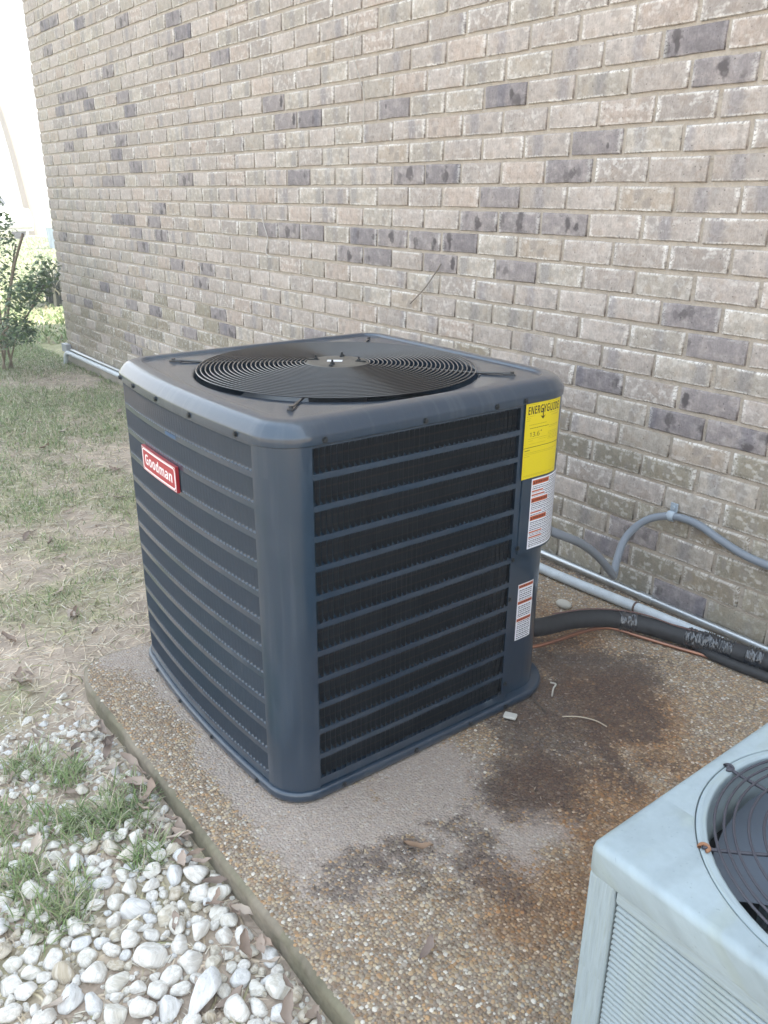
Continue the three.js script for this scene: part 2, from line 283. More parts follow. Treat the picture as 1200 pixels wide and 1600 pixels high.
function pebble(ix, iz) {
  const h = hash(ix, iz, 1), x = (ix + 0.15 + 0.7 * hash(ix, iz, 2)) * CELL, z = (iz + 0.15 + 0.7 * hash(ix, iz, 3)) * CELL;
  const c = PAL[Math.floor(Math.pow(hash(ix, iz, 4), 1.15) * PAL.length)], k = 0.75 + 0.5 * hash(ix, iz, 5);
  return { x, z, r: CELL * (0.30 + 0.34 * h * h + 0.08 * hash(ix, iz, 6)), c: [c[0] * k, c[1] * k, c[2] * k], q: hash(ix, iz, 13) };
}
const grain = (st, q) => [sst(q * 0.75 - 0.08, q * 0.75 + 0.28, st[0]) * 0.92, sst(q * 0.6 - 0.1, q * 0.6 + 0.5, st[1]), st[2]];   // bare stones break up the edges of every stain
function tint(c, st) {
  const [f, d, r] = st;
  c = mix3(c, [c[0] * 0.82, c[1] * 0.60, c[2] * 0.42], r * 0.75);
  c = mix3(c, [0.385, 0.33, 0.295], clamp(f) * 0.80);
  c = mix3(c, [c[0] * 0.20 + 0.040, c[1] * 0.19 + 0.029, c[2] * 0.19 + 0.028], d * 0.9);
  return c;
}
{
  const TW = 2048, TH = 1280, X0 = PX0, X1 = -0.1, Z0 = PZ0, Z1 = PZ1, bb = new Uint8Array(TW * TH * 4);
  const map = dataTex(TW, TH, (i, j) => {
    const x = lerp(X0, X1, (i + 0.5) / TW), z = lerp(Z0, Z1, (j + 0.5) / TH), ix = Math.floor(x / CELL), iz = Math.floor(z / CELL);
    let best = 9, bp = null;
    for (let b = -1; b <= 1; b++) for (let a = -1; a <= 1; a++) { const p = pebble(ix + a, iz + b), d = Math.hypot(x - p.x, z - p.z) / p.r; if (d < best) { best = d; bp = p; } }
    const st = padState(x, z), n = vnoise(x * 400, z * 400, 7), n2 = fbm(x * 40, z * 40, 3, 8);
    const cem = [0.225 + 0.06 * n, 0.175 + 0.05 * n, 0.13 + 0.04 * n].map(v => v * (0.75 + 0.5 * n2));
    let c = best < 1 ? bp.c : cem;
    c = tint(c, best < 1 ? grain(st, bp.q) : st).map(v => v * (0.86 + 0.28 * n));
    const k = (j * TW + i) * 4; bb[k] = bb[k + 1] = bb[k + 2] = 255 * clamp((best < 1 ? 0.5 + 0.45 * Math.sqrt(1 - best * best) : 0.3 + 0.2 * n) * (1 - 0.6 * st[0]) + 0.3 * st[0] * n); bb[k + 3] = 255;
    return c;
  }, true, false);
  const bmp = finish(new THREE.DataTexture(bb, TW, TH, THREE.RGBAFormat), false, false);
  // slab: worn edge and a broken left front corner, top lapped down in a small round
  const out = [[PX1, PZ0], [PX0 - 0.012, PZ0]];
  for (let z = 0.05; z < PZ1 - 0.06; z += 0.05) out.push([PX0 - 0.012 + 0.010 * (fbm(z * 14, 3, 3, 5) - 0.5), z]);
  out.push([PX0 + 0.002, PZ1 - 0.055], [PX0 + 0.022, PZ1 - 0.03], [PX0 + 0.07, PZ1 - 0.012]);
  for (let x = PX0 + 0.12; x < PX1; x += 0.05) out.push([x, PZ1 + 0.010 * (fbm(x * 14, 9, 3, 5) - 0.5)]);
  out.push([PX1, PZ1]);
  const pos = [], uv = [], idx = [], prof = [[0.012, 0], [0.004, -0.003], [0, -0.012], [-0.002, -0.25]];
  const cxm = (PX0 + PX1) / 2, czm = (PZ0 + PZ1) / 2, n = out.length;
  for (const [ins, y] of prof) for (let i = 0; i < n; i++) {
    const a = out[(i + n - 1) % n], b = out[i], c = out[(i + 1) % n]; let tx = c[0] - a[0], tz = c[1] - a[1]; const l = Math.hypot(tx, tz) || 1; tx /= l; tz /= l;
    let nx = tz, nz = -tx; if (nx * (b[0] - cxm) + nz * (b[1] - czm) < 0) { nx = -nx; nz = -nz; }
    const jy = y < -0.2 ? 0 : 0.004 * (fbm(b[0] * 30, b[1] * 30, 2, 4) - 0.6) * (y < 0 ? 1 : 0);
    pos.push(b[0] - nx * ins, y + jy, b[1] - nz * ins);
  }
  for (let k = 0; k < prof.length - 1; k++) for (let i = 0; i < n; i++) { const a = k * n + i, b = k * n + (i + 1) % n, c = a + n, d = b + n; idx.push(a, b, d, a, d, c); }
  for (let i = 0; i < pos.length / 3; i++) uv.push(pos[i * 3] * 1.0, (pos[i * 3 + 1] * 1.0 + pos[i * 3 + 2] * 0.05));
  const sideCol = dataTex(512, 512, (i, j) => { const q = fbm(i / 50, j / 50, 5, 25), m = fbm(i / 5, j / 5, 3, 28), moss = sst(0.5, 0.7, fbm(i / 90 + 4, j / 30, 4, 29)); const k = 0.6 + 0.5 * q + 0.4 * (m - 0.5); return mix3([0.25 * k, 0.215 * k, 0.165 * k], [0.17 * k, 0.165 * k, 0.10 * k], moss * 0.55); });
  const pad = new THREE.Group(); pad.name = 'concrete_pad'; scene.add(pad); struct(pad); tag(pad, 'stained exposed aggregate concrete pad under both air conditioners', 'pad');
  mesh('slab_edge', geoFrom(pos, idx, uv), std(0xffffff, { map: sideCol, bumpMap: sideCol, bumpScale: 0.006, roughness: 0.95 }), pad);
  const sh = new THREE.Shape(out.map((p, i) => new THREE.Vector2(pos[i * 3], -pos[i * 3 + 2])));
  const tg = new THREE.ShapeGeometry(sh).rotateX(-Math.PI / 2); { const p = tg.attributes.position, u = tg.attributes.uv; for (let i = 0; i < p.count; i++) u.setXY(i, (p.getX(i) - X0) / (X1 - X0), (p.getZ(i) - Z0) / (Z1 - Z0)); }
  map.wrapS = bmp.wrapS = THREE.MirroredRepeatWrapping;
  mesh('slab_top', tg, std(0xffffff, { map, bumpMap: bmp, bumpScale: 0.004, roughness: 0.85 }), pad);
  // the stones that stand proud of the cement
  const items = [];
  for (let iz = Math.floor(0.02 / CELL); iz < (PZ1 - 0.015) / CELL; iz++) for (let ix = Math.floor((PX0 + 0.02) / CELL); ix < -0.25 / CELL; ix++) {
    const p = pebble(ix, iz); if (p.z > PZ1 - 0.06 && p.x < PX0 + 0.1) continue;
    if (p.x < -1.30 && p.x > -2.05 && p.z > 0.72 && p.z < 1.44) continue;   // wholly under the unit
    const st = padState(p.x, p.z); if (hash(ix, iz, 9) < st[0] * 0.62 + st[1] * 0.35) continue;
    if (hash(ix, iz, 12) < 0.25) continue;
    items.push([p, st, ix, iz]);
  }
  const sg = new THREE.IcosahedronGeometry(1, 1); { const p = sg.attributes.position, v = new THREE.Vector3(); for (let i = 0; i < p.count; i++) { v.fromBufferAttribute(p, i); const k = 0.82 + 0.36 * fbm(v.x * 1.4 + v.z * 3 + 5, v.y * 1.4 + v.z, 2, 3); p.setXYZ(i, v.x * k, v.y * k, v.z * k); } sg.computeVertexNormals(); }
  const im = new THREE.InstancedMesh(sg, std(0xffffff, { roughness: 0.88 }), items.length), M = new THREE.Matrix4(), Q = new THREE.Quaternion(), E = new THREE.Euler(), C = new THREE.Color();
  items.forEach(([p, st, ix, iz], i) => {
    const a = hash(ix, iz, 10), b = hash(ix, iz, 11); E.set((a - 0.5) * 0.5, a * 6.28, (b - 0.5) * 0.5); Q.setFromEuler(E);
    const sink = lerp(0.16, 0.45, st[0]);
    M.compose(new THREE.Vector3(p.x, -p.r * sink, p.z), Q, new THREE.Vector3(p.r * (0.85 + 0.5 * b), p.r * 0.5, p.r * (0.8 + 0.3 * a))); im.setMatrixAt(i, M);
    const c = tint(p.c, grain(st, p.q)); im.setColorAt(i, C.setRGB(c[0], c[1], c[2]));
  });
  shadow(im); im.name = 'aggregate_stones'; im.userData.kind = 'stuff'; pad.add(im);
}

// ------------------------------------------------------------------ the new dark air conditioner
const paintN = dataTex(512, 512, (i, j) => 0.5 + 0.5 * (fbm(i / 5, j / 5, 3, 55) - 0.5), false); paintN.repeat.set(6, 6);
const paintC = dataTex(512, 512, (i, j) => { const st = fbm(i / 7, j / 160, 4, 57), bl = fbm(i / 60, j / 60, 4, 59), sp = vnoise(i / 2, j / 2, 60) > 0.97 ? 0.35 : 0; const d = sst(0.56, 0.82, st) * 0.5 + sst(0.5, 0.8, bl) * 0.25 + sp * sst(0.45, 0.7, bl); return mix3([0.013, 0.032, 0.060], [0.085, 0.105, 0.125], clamp(d * 0.32)); });
paintC.repeat.set(1.3, 1.3);
const M_paint = new THREE.MeshPhysicalMaterial({ color: 0xffffff, map: paintC, roughness: 0.3, ior: 1.5, clearcoat: 1, clearcoatRoughness: 0.08, bumpMap: paintN, bumpScale: 0.00025 });
const M_wire = new THREE.MeshPhysicalMaterial({ color: lin(0.016, 0.016, 0.018), roughness: 0.3, clearcoat: 1, clearcoatRoughness: 0.08 });
const M_black = std(lin(0.015, 0.015, 0.017), { roughness: 0.8 });
const M_screw = std(lin(0.05, 0.055, 0.06), { roughness: 0.35, metalness: 0.7 });
const A = 0.43;
function makeOutline() {
  const r = { RR: 0.12, FR: 0.085, FL: 0.095, RL: 0.10 }, pts = [];
  const side = (x0, z0, x1, z1, nx, nz, bow) => { for (let i = 0; i <= 60; i++) { const t = i / 60, b = bow * (1 - (2 * t - 1) ** 2); pts.push([lerp(x0, x1, t) + nx * b, lerp(z0, z1, t) + nz * b]); } };
  const arc = (cx, cz, rad, a0, a1) => { for (let i = 1; i < 20; i++) { const a = lerp(a0, a1, i / 20); pts.push([cx + rad * Math.cos(a), cz + rad * Math.sin(a)]); } };
  side(A, -A + r.RR, A, A - r.FR, 1, 0, 0.003); arc(A - r.FR, A - r.FR, r.FR, 0, Math.PI / 2);
  side(A - r.FR, A, -A + r.FL, A, 0, 1, 0.018); arc(-A + r.FL, A - r.FL, r.FL, Math.PI / 2, Math.PI);
  side(-A, A - r.FL, -A, -A + r.RL, -1, 0, 0.003); arc(-A + r.RL, -A + r.RL, r.RL, Math.PI, 1.5 * Math.PI);
  side(-A + r.RL, -A, A - r.RR, -A, 0, -1, 0.003); arc(A - r.RR, -A + r.RR, r.RR, 1.5 * Math.PI, 2 * Math.PI);
  const n = pts.length, S = [0]; for (let i = 1; i <= n; i++) S.push(S[i - 1] + Math.hypot(pts[i % n][0] - pts[i - 1][0], pts[i % n][1] - pts[i - 1][1]));
  const N = pts.map((p, i) => { const a = pts[(i + n - 1) % n], b = pts[(i + 1) % n], tx = b[0] - a[0], tz = b[1] - a[1], l = Math.hypot(tx, tz); return [tz / l, -tx / l]; });
  // outward is to the left of travel here: fix the sign once
  if (N[30][0] < 0) N.forEach(q => { q[0] = -q[0]; q[1] = -q[1]; });
  const total = S[n];
  return { total, at(s, off = 0) { s = ((s % total) + total) % total; let lo = 0, hi = n; while (hi - lo > 1) { const m = (lo + hi) >> 1; if (S[m] <= s) lo = m; else hi = m; } const t = (s - S[lo]) / (S[lo + 1] - S[lo]), a = pts[lo], b = pts[(lo + 1) % n], na = N[lo], nb = N[(lo + 1) % n]; const nx = lerp(na[0], nb[0], t), nz = lerp(na[1], nb[1], t); return [lerp(a[0], b[0], t) + nx * off, lerp(a[1], b[1], t) + nz * off, nx, nz]; },
    near(x, z) { let best = 9, bs = 0; for (let i = 0; i < n; i++) { const d = Math.hypot(pts[i][0] - x, pts[i][1] - z); if (d < best) { best = d; bs = S[i]; } } for (let e = -0.01; e < 0.01; e += 0.0005) { const q = this.at(bs + e), d = Math.hypot(q[0] - x, q[1] - z); if (d < best) { best = d; bs += e; } } return bs; } };
}
const OL = makeOutline();
function strip(s0, s1, y0, y1, off, th, step = 0.012) {  // a bent sheet along the outline, closed all round
  const n = Math.max(1, Math.ceil((s1 - s0) / step)), pos = [], idx = [], uv = [];
  for (let i = 0; i <= n; i++) { const s = lerp(s0, s1, i / n), o = OL.at(s, off), q = OL.at(s, off - th); pos.push(o[0], y0, o[1], o[0], y1, o[1], q[0], y1, q[1], q[0], y0, q[1]); for (const y of [y0, y1, y1, y0]) uv.push(s, y); }
  for (let i = 0; i < n; i++) for (let k = 0; k < 4; k++) { const a = i * 4 + k, b = i * 4 + (k + 1) % 4, c = a + 4, d = b + 4; idx.push(a, b, d, a, d, c); }
  idx.push(0, 2, 1, 0, 3, 2); const e = n * 4; idx.push(e, e + 1, e + 2, e, e + 2, e + 3);
  const g = geoFrom(pos, idx, uv).toNonIndexed(); g.computeVertexNormals(); return smoothAlong(g);
}
function smoothAlong(g) { // soften the facets round the bends, keep the sheet's edges sharp
  const p = g.attributes.position, n = g.attributes.normal, map = new Map(), key = i => [p.getX(i), p.getY(i), p.getZ(i)].map(v => Math.round(v * 2e4)).join(',');
  for (let i = 0; i < p.count; i++) { const k = key(i); if (!map.has(k)) map.set(k, []); map.get(k).push(i); }
  const src = n.array.slice(), v = (i) => new THREE.Vector3(src[i * 3], src[i * 3 + 1], src[i * 3 + 2]);
  for (const l of map.values()) for (const i of l) { const a = v(i), t = new THREE.Vector3(); for (const j of l) { const b = v(j); if (a.dot(b) > 0.8) t.add(b); } t.normalize(); n.setXYZ(i, t.x, t.y, t.z); }
  return g;
}
function loft(rings, s0 = 0, s1 = null, n = 220) { // rings: [offset, y]
  const pos = [], idx = [], uv = []; const closed = s1 === null; if (closed) s1 = OL.total;
  for (const [o, y] of rings) for (let i = 0; i < n; i++) { const q = OL.at(lerp(s0, s1, i / n), o); pos.push(q[0], y, q[1]); uv.push(i / n * 3, y * 3 + o * 3); }
  for (let k = 0; k < rings.length - 1; k++) for (let i = 0; i < n; i++) { const a = k * n + i, b = k * n + (i + 1) % n, c = a + n, d = b + n; idx.push(a, b, d, a, d, c); }
  return { pos, idx, uv, n };
}
function louverRow(s0, s1, count, y0, y1) { // one row of pressed vertical louvres
  const pos = [], idx = [], p = (s1 - s0) / count, K = [0, 0.03, 0.07, 0.13, 0.84, 0.91, 0.96, 1], D = [0, 0.6, 0.9, 1, 1, 0.8, 0.45, 0];
  for (let i = 0; i < count; i++) {
    const a = s0 + i * p, b0 = pos.length / 3;
    K.forEach((k, m) => { const y = lerp(y0, y1, k), d = D[m]; for (const [t, e] of [[0.20, -0.0122], [0.55, -0.0062], [0.86, -0.0006], [1.0, 0.0004]]) { const q = OL.at(a + p * t, e * d - 0.0002 + (t > 0.9 ? 0.0004 : 0)); pos.push(q[0], y, q[1]); } });
    for (let m = 0; m < K.length - 1; m++) for (let w = 0; w < 3; w++) { const q = b0 + m * 4 + w; idx.push(q, q + 1, q + 5, q, q + 5, q + 4); }
  }
  return geoFrom(pos, idx, pos.slice(0, pos.length / 3 * 2));
}
const SLB = 0.0504, SLT = 0.8276, NROW = 12, PIT = (SLT - SLB + 0.0115) / NROW, SLH = PIT - 0.0115;
function louverPanel(parent, s0, s1, count, y0 = 0.030, y1 = 0.840, edge0 = s0, edge1 = s1) {
  const parts = [];
  for (let k = 0; k < NROW - 1; k++) parts.push(strip(s0, s1, SLB + k * PIT + SLH - 0.0006, SLB + (k + 1) * PIT + 0.0006, 0, 0.0012));
  parts.push(strip(edge0, edge1, y0, SLB + 0.0006, 0, 0.0012), strip(edge0, edge1, SLB + (NROW - 1) * PIT + SLH - 0.0006, y1, 0, 0.0012));
  if (edge0 < s0) parts.push(strip(edge0, s0, SLB, SLT, 0.0001, 0.0012)); if (edge1 > s1) parts.push(strip(s1, edge1, SLB, SLT, 0.0001, 0.0012));
  const panel = mesh('louver_panel', merge(parts), M_paint, parent);
  for (let k = 0; k < NROW; k++) mesh('louver_row', louverRow(s0, s1, count, SLB + k * PIT, SLB + k * PIT + SLH), M_paint, panel);
  return panel;
}
const ac = thing('air_conditioner', 'large dark slate air conditioner with louvered sides, red badge and yellow label', 'air conditioner');
{
  const phi = 0.0233, c = Math.cos(phi), s = Math.sin(phi);
  ac.position.set(-1.2606 - A * c + A * s, 0, 1.5048 - A * s - A * c); ac.rotation.y = -phi;
  const SR = v => OL.near(A, A - v), SF = u => OL.near(A - u, A);     // distance from the front corner along each face
  const r0 = SR(0.6493), r1 = SR(0.0841), f0 = SF(0.0853), f1 = SF(0.70) + 0.0775 + 0.0;
  louverPanel(ac, r0, r1, 41, 0.03, 0.84, SR(0.668), r1);
  louverPanel(ac, f0, f1, 50, 0.03, 0.84, f0, f1 + 0.02);
  const l0 = f1 + 0.07, l1 = OL.near(-A, -A + 0.12);
  louverPanel(ac, l0, l1, 42, 0.03, 0.84, f1 + 0.022, l1 + 0.03);
  const b0 = l1 + 0.06, b1 = OL.near(A - 0.26, -A);
  louverPanel(ac, b0, b1, 38, 0.03, 0.84, l1 + 0.032, b1 + 0.02);
  mesh('corner_post', strip(r1 + 0.0015, f0 - 0.0015, 0.028, 0.842, 0.0022, 0.003, 0.006), M_paint, ac);
  // service corner: the cover stands out over a set-back lower panel
  const c0 = b1 + 0.022 - OL.total, c1 = SR(0.6685);
  mesh('service_cover', strip(c0 < 0 ? c0 : c0, c1, 0.452, 0.8405, 0.0035, 0.03, 0.008), M_paint, ac);
  mesh('lower_panel', strip(c0, c1, 0.028, 0.4515, -0.017, 0.004, 0.008), M_paint, ac);
  // coil behind the louvres: copper rows through dull fins
  const coilT = dataTex(256, 512, (i, j) => { const t = j % 32, tube_ = t > 11 && t < 18; const f = (i % 4 < 2 ? 1 : 0.55) * (0.7 + 0.5 * vnoise(i / 3, j / 40, 4)); return tube_ ? [0.10 * f, 0.09 * f, 0.085 * f] : [0.06 * f, 0.066 * f, 0.075 * f]; });
  coilT.repeat.set(1 / 0.1, 1 / 0.35);
  { const q = loft([[-0.032, 0.03], [-0.032, 0.83]], 0, null, 160); for (let i = 0; i < q.n * 2; i++) { q.uv[i * 2] = (i % q.n) / q.n * OL.total; q.uv[i * 2 + 1] = q.pos[i * 3 + 1]; } mesh('coil', geoFrom(q.pos, q.idx, q.uv), std(0xffffff, { map: coilT, roughness: 0.6, metalness: 0.3 }), ac); }
  // base pan with a rolled lip
  { const q = loft([[-0.05, 0.001], [0.004, 0.001], [0.0095, 0.005], [0.0115, 0.012], [0.0115, 0.020], [0.009, 0.0255], [0.004, 0.0275], [-0.05, 0.0275]]); mesh('base_pan', geoFrom(q.pos, q.idx, q.uv), M_paint, ac); }
  // top cap
  const FR = 0.352;
  {
    const rings = [[-0.004, 0.836], [0.0050, 0.8335], [0.0062, 0.835], [0.0062, 0.8495], [0.0050, 0.853], [0.0038, 0.8545], [-0.001, 0.862], [-0.0085, 0.8705], [-0.016, 0.8755], [-0.024, 0.878], [-0.034, 0.8795], [-0.047, 0.8800], [-0.0515, 0.8785], [-0.0545, 0.8745], [-0.058, 0.8725]];
    const q = loft(rings, 0, null, 260), n = q.n, last = rings.length - 1; let k = last;
    const push = (fn, y) => { for (let i = 0; i < n; i++) { const b = last * n + i, x = q.pos[b * 3], z = q.pos[b * 3 + 2], a = Math.atan2(z, x), p = fn(x, z, a); q.pos.push(p[0], y, p[1]); q.uv.push(p[0] * 3, p[1] * 3); } for (let i = 0; i < n; i++) { const a = k * n + i, b2 = k * n + (i + 1) % n, c2 = a + n, d = b2 + n; q.idx.push(a, b2, d, a, d, c2); } k++; };
    const lp = (t, r) => (x, z, a) => [lerp(x, r * Math.cos(a), t), lerp(z, r * Math.sin(a), t)];
    push(lp(0.4, FR + 0.008), 0.8722); push(lp(0.75, FR + 0.008), 0.872); push(lp(1, FR + 0.012), 0.8722);
    push(lp(1, FR + 0.006), 0.8712); push(lp(1, FR + 0.002), 0.867); push(lp(1, FR), 0.858); push(lp(1, FR), 0.80); push(lp(1, FR + 0.03), 0.74);
    mesh('top_cap', geoFrom(q.pos, q.idx, q.uv), M_paint, ac);
  }
  // wire grille
  const gParts = [];
  for (let k = 0; k < 4; k++) { // radial stays on the diagonals, bent down to feet on the cap
    const a = Math.PI / 4 + k * Math.PI / 2 + 0.02, cx = Math.cos(a), cz = Math.sin(a), pt = (r, y) => [r * cx, y, r * cz];
    gParts.push(tube([pt(0.05, 0.8842), pt(0.2, 0.8812), pt(0.33, 0.8752), pt(0.375, 0.8755), pt(0.432, 0.8765)], 0.0032, 24, 6));
  }
  const grille = mesh('grille', merge(gParts), M_wire, ac);
  for (let k = 0; k < 4; k++) {
    const a = Math.PI / 4 + k * Math.PI / 2 + 0.02, g = box(0.03, 0.004, 0.012).rotateY(-a).translate(0.430 * Math.cos(a), 0.8745, 0.430 * Math.sin(a)), h = cyl(0.0055, 0.0055, 0.006, 6, 0.436 * Math.cos(a), 0.879, 0.436 * Math.sin(a));
    mesh('mounting_foot', merge([g, h]), M_wire, grille);
  }
  for (let k = 0; k < 25; k++) { const r = 0.082 + k * (FR - 0.004 - 0.082) / 24; const y = 0.8895 - 0.0105 * (r / FR) ** 2; const t = new THREE.TorusGeometry(r, 0.0019, 8, 120).rotateX(Math.PI / 2).translate(0, y, 0); mesh('ring', t, M_wire, grille); }
  // motor plate in the middle
  const plateT = dataTex(256, 256, (i, j) => { const n = fbm(i / 30, j / 30, 4, 91), m = fbm(i / 4, j / 4, 2, 92); const k = 0.7 + 0.5 * n + 0.3 * (m - 0.5); return [0.13 * k, 0.115 * k, 0.095 * k]; });
  const plate = mesh('motor_plate', new THREE.LatheGeometry([[0.0001, 0.8925], [0.03, 0.8925], [0.06, 0.892], [0.074, 0.8905], [0.0785, 0.8885], [0.079, 0.885], [0.07, 0.882]].map(p => new THREE.Vector2(...p)), 48), std(0xffffff, { map: plateT, roughness: 0.6 }), ac);
  for (let k = 0; k < 4; k++) { const a = k * Math.PI / 2 + 0.02 + Math.PI / 4, x = 0.055 * Math.cos(a), z = 0.055 * Math.sin(a); mesh('bolt', merge([cyl(0.0055, 0.0055, 0.006, 6, x, 0.8952, z), cyl(0.0028, 0.0028, 0.007, 8, x, 0.9005, z), box(0.026, 0.003, 0.009).rotateY(-a).translate(x * 1.1, 0.8935, z * 1.1)]), M_screw, plate); }
  mesh('sticker', box(0.038, 0.0006, 0.022).rotateY(0.9).translate(0.004, 0.8932, 0.010), std(lin(0.75, 0.76, 0.78), { roughness: 0.4 }), plate);
  // fan below the grille
  const fan = mesh('fan', merge([cyl(0.075, 0.075, 0.13, 28, 0, 0.80, 0), cyl(0.09, 0.09, 0.02, 28, 0, 0.735, 0)]), M_black, ac);
  const M_blade = std(lin(0.16, 0.17, 0.18), { roughness: 0.4, metalness: 0.6 });
  for (let k = 0; k < 3; k++) {
    const pos = [], idx = [], a0 = k * 2.0944 + 0.5; for (let j = 0; j <= 8; j++) for (let i = 0; i <= 8; i++) { const r = lerp(0.085, 0.335, j / 8), t = (i / 8 - 0.5) * lerp(0.8, 1.15, j / 8), y = 0.755 + (i / 8 - 0.5) * lerp(0.07, 0.085, j / 8) - 0.012 * Math.cos((i / 8 - 0.5) * 3); pos.push(r * Math.cos(a0 + t), y, r * Math.sin(a0 + t)); }
    for (let j = 0; j < 8; j++) for (let i = 0; i < 8; i++) { const a = j * 9 + i; idx.push(a, a + 1, a + 10, a, a + 10, a + 9); }
    mesh('fan_blade', geoFrom(pos, idx, pos.slice(0, 162)), M_blade, fan);
  }
  mesh('cabinet_floor', cyl(0.39, 0.39, 0.02, 40, 0, 0.05, 0), M_black, ac);
  // screws along the cap skirt and the base lip
  const screwG = merge([cyl(0.0048, 0.0048, 0.005, 6), cyl(0.0068, 0.0068, 0.0016, 14, 0, -0.0022, 0)]).rotateX(Math.PI / 2);
  const screw = (s, y, off) => { const q = OL.at(s, off); const m = mesh('screw', screwG, M_screw, ac); m.position.set(q[0], y, q[1]); m.rotation.y = Math.atan2(q[2], q[3]); };
  for (const v of [0.11, 0.357, 0.565, 0.655]) screw(SR(v), 0.8425, 0.0085);
  for (const u of [0.13, 0.32, 0.50, 0.66, 0.775]) screw(SF(Math.min(u, 0.75)) + (u > 0.75 ? 0.025 : 0), 0.8425, 0.0085);
  for (const v of [0.14, 0.352, 0.53, 0.655]) screw(SR(v), 0.016, 0.0135);
  for (const u of [0.12, 0.33, 0.52, 0.70]) screw(SF(u), 0.016, 0.0135);
  screw(SR(0.656), 0.44, 0.002); screw(SR(0.668), 0.47, 0.006); screw(SR(0.657), 0.33, 0.002); screw(SR(0.66), 0.08, 0.002);
  // labels and badge
  const canvasTex = (w, h, draw) => { const cv = document.createElement('canvas'); cv.width = w; cv.height = h; draw(cv.getContext('2d'), w, h); const t = new THREE.CanvasTexture(cv); t.colorSpace = THREE.SRGBColorSpace; t.magFilter = THREE.LinearFilter; return t; };
  const decal = (name, label, s0, s1, y0, y1, off, tex, mat, parent = ac) => {   // s falls from left to right on the faces seen here
    const n = 16, pos = [], uv = [], idx = [];
    for (let i = 0; i <= n; i++) { const q = OL.at(lerp(s0, s1, i / n), off), q2 = OL.at(lerp(s0, s1, i / n), off - 0.0004); pos.push(q[0], y0, q[1], q[0], y1, q[1]); uv.push(i / n, 0, i / n, 1); }
    for (let i = 0; i < n; i++) { const a = i * 2; idx.push(a, a + 2, a + 3, a, a + 3, a + 1); }
    const m = mesh(name, geoFrom(pos, idx, uv), mat || std(0xffffff, { map: tex, roughness: 0.45 }), parent); m.userData.label = label; return m;
  };
  const EG = canvasTex(512, 900, (g, w, h) => {
    g.fillStyle = '#d9c614'; g.fillRect(0, 0, w, h); g.strokeStyle = '#cdb90c'; g.lineWidth = 5; g.strokeRect(3, 3, w - 6, h - 6);
    g.fillStyle = '#2a250c'; g.font = 'bold 104px sans-serif'; g.save(); const tw = g.measureText('ENERGYGUIDE').width; g.translate(w / 2, 140); g.scale(455 / tw, 1.25); g.textAlign = 'center'; g.fillText('ENERGYGUIDE', 0, 0); g.restore();
    g.lineWidth = 13; g.strokeStyle = '#2a250c'; g.beginPath(); g.moveTo(242, 90); g.lineTo(242, 206); g.stroke(); g.beginPath(); g.moveTo(206, 172); g.lineTo(242, 218); g.lineTo(278, 172); g.lineTo(242, 190); g.closePath(); g.fill();
    const R = rng(3), line = (x0, x1, y, t = 3, al = 0.6) => { g.globalAlpha = al; let x = x0; while (x < x1) { const l = 6 + R() * 22; g.fillRect(x, y, Math.min(l, x1 - x), t); x += l + 5; } g.globalAlpha = 1; };
    line(16, 170, 28, 4, 0.5); line(300, 490, 30, 3); line(16, 120, 160); line(16, 80, 184); line(16, 70, 208); line(330, 490, 158); line(360, 490, 186);
    line(60, 300, 262, 4); line(70, 330, 300, 7, 0.75); g.font = '74px sans-serif'; g.fillText('13.6', 70, 404); g.font = '44px sans-serif'; g.fillText('*', 218, 372);
    line(340, 495, 308, 4); line(340, 480, 326, 3, 0.5); for (let k = 0; k < 6; k++) line(330, 490, 380 + k * 17, 4, 0.4); line(60, 320, 424, 3); line(60, 120, 448, 4, 0.4); line(200, 320, 446, 3, 0.4); line(70, 300, 486, 3, 0.4);
    g.fillRect(0, 524, w, 6); line(20, 88, 552, 13, 0.75); line(20, 480, 588, 3, 0.55); line(20, 440, 606, 3, 0.4); line(20, 90, 628, 4, 0.5); line(20, 480, 858, 3, 0.45); line(20, 440, 872, 3, 0.35);
  });
  decal('energy_label', 'yellow energy guide label with black print', SR(0.662), SR(0.662) - 0.128, 0.648, 0.836, 0.0041, EG);
  const warn = (w, h, heads) => canvasTex(w, h, (g) => {
    g.fillStyle = '#dfe2ea'; g.fillRect(0, 0, w, h); const R = rng(w);
    for (let y = 14; y < h - 12; y += 15) { let x = 14; g.fillStyle = '#4a4d58'; while (x < w - 20) { const l = 5 + R() * 20; g.fillRect(x, y, Math.min(l, w - 14 - x), y % 2 ? 6 : 8); x += l + 4; } }
    for (const [x0, x1, y, t] of heads) { g.fillStyle = '#dfe2ea'; g.fillRect(x0 - 4, y - 5, x1 - x0 + 8, t + 10); g.fillStyle = '#b5562d'; g.fillRect(x0, y, x1 - x0, t); if (t > 20) { g.fillStyle = '#5a2a16'; g.beginPath(); g.moveTo(x0 + 6, y + t - 6); g.lineTo(x0 + 6 + t * 0.35, y + 6); g.lineTo(x0 + 6 + t * 0.7, y + t - 6); g.closePath(); g.fill(); let x = x0 + t; while (x < x1 - 16) { const l = 8 + R() * 10; g.fillRect(x, y + t * 0.28, l, t * 0.44); x += l + 5; } } }
  });
  decal('warning_label', 'white warning label with orange headings', SR(0.70), SR(0.70) - 0.126, 0.458, 0.643, 0.0041, warn(380, 560, [[10, 190, 12, 36], [10, 130, 92, 12], [10, 150, 122, 12], [10, 190, 152, 36], [10, 130, 262, 12], [10, 190, 296, 36], [10, 150, 420, 12], [10, 150, 462, 12]]));
  decal('warning_label', 'narrow white caution label with three orange bars', SR(0.694) - 0.010, SR(0.694) - 0.072, 0.186, 0.350, -0.0164, warn(160, 420, [[6, 154, 8, 22], [6, 154, 128, 22], [6, 154, 258, 22]]));
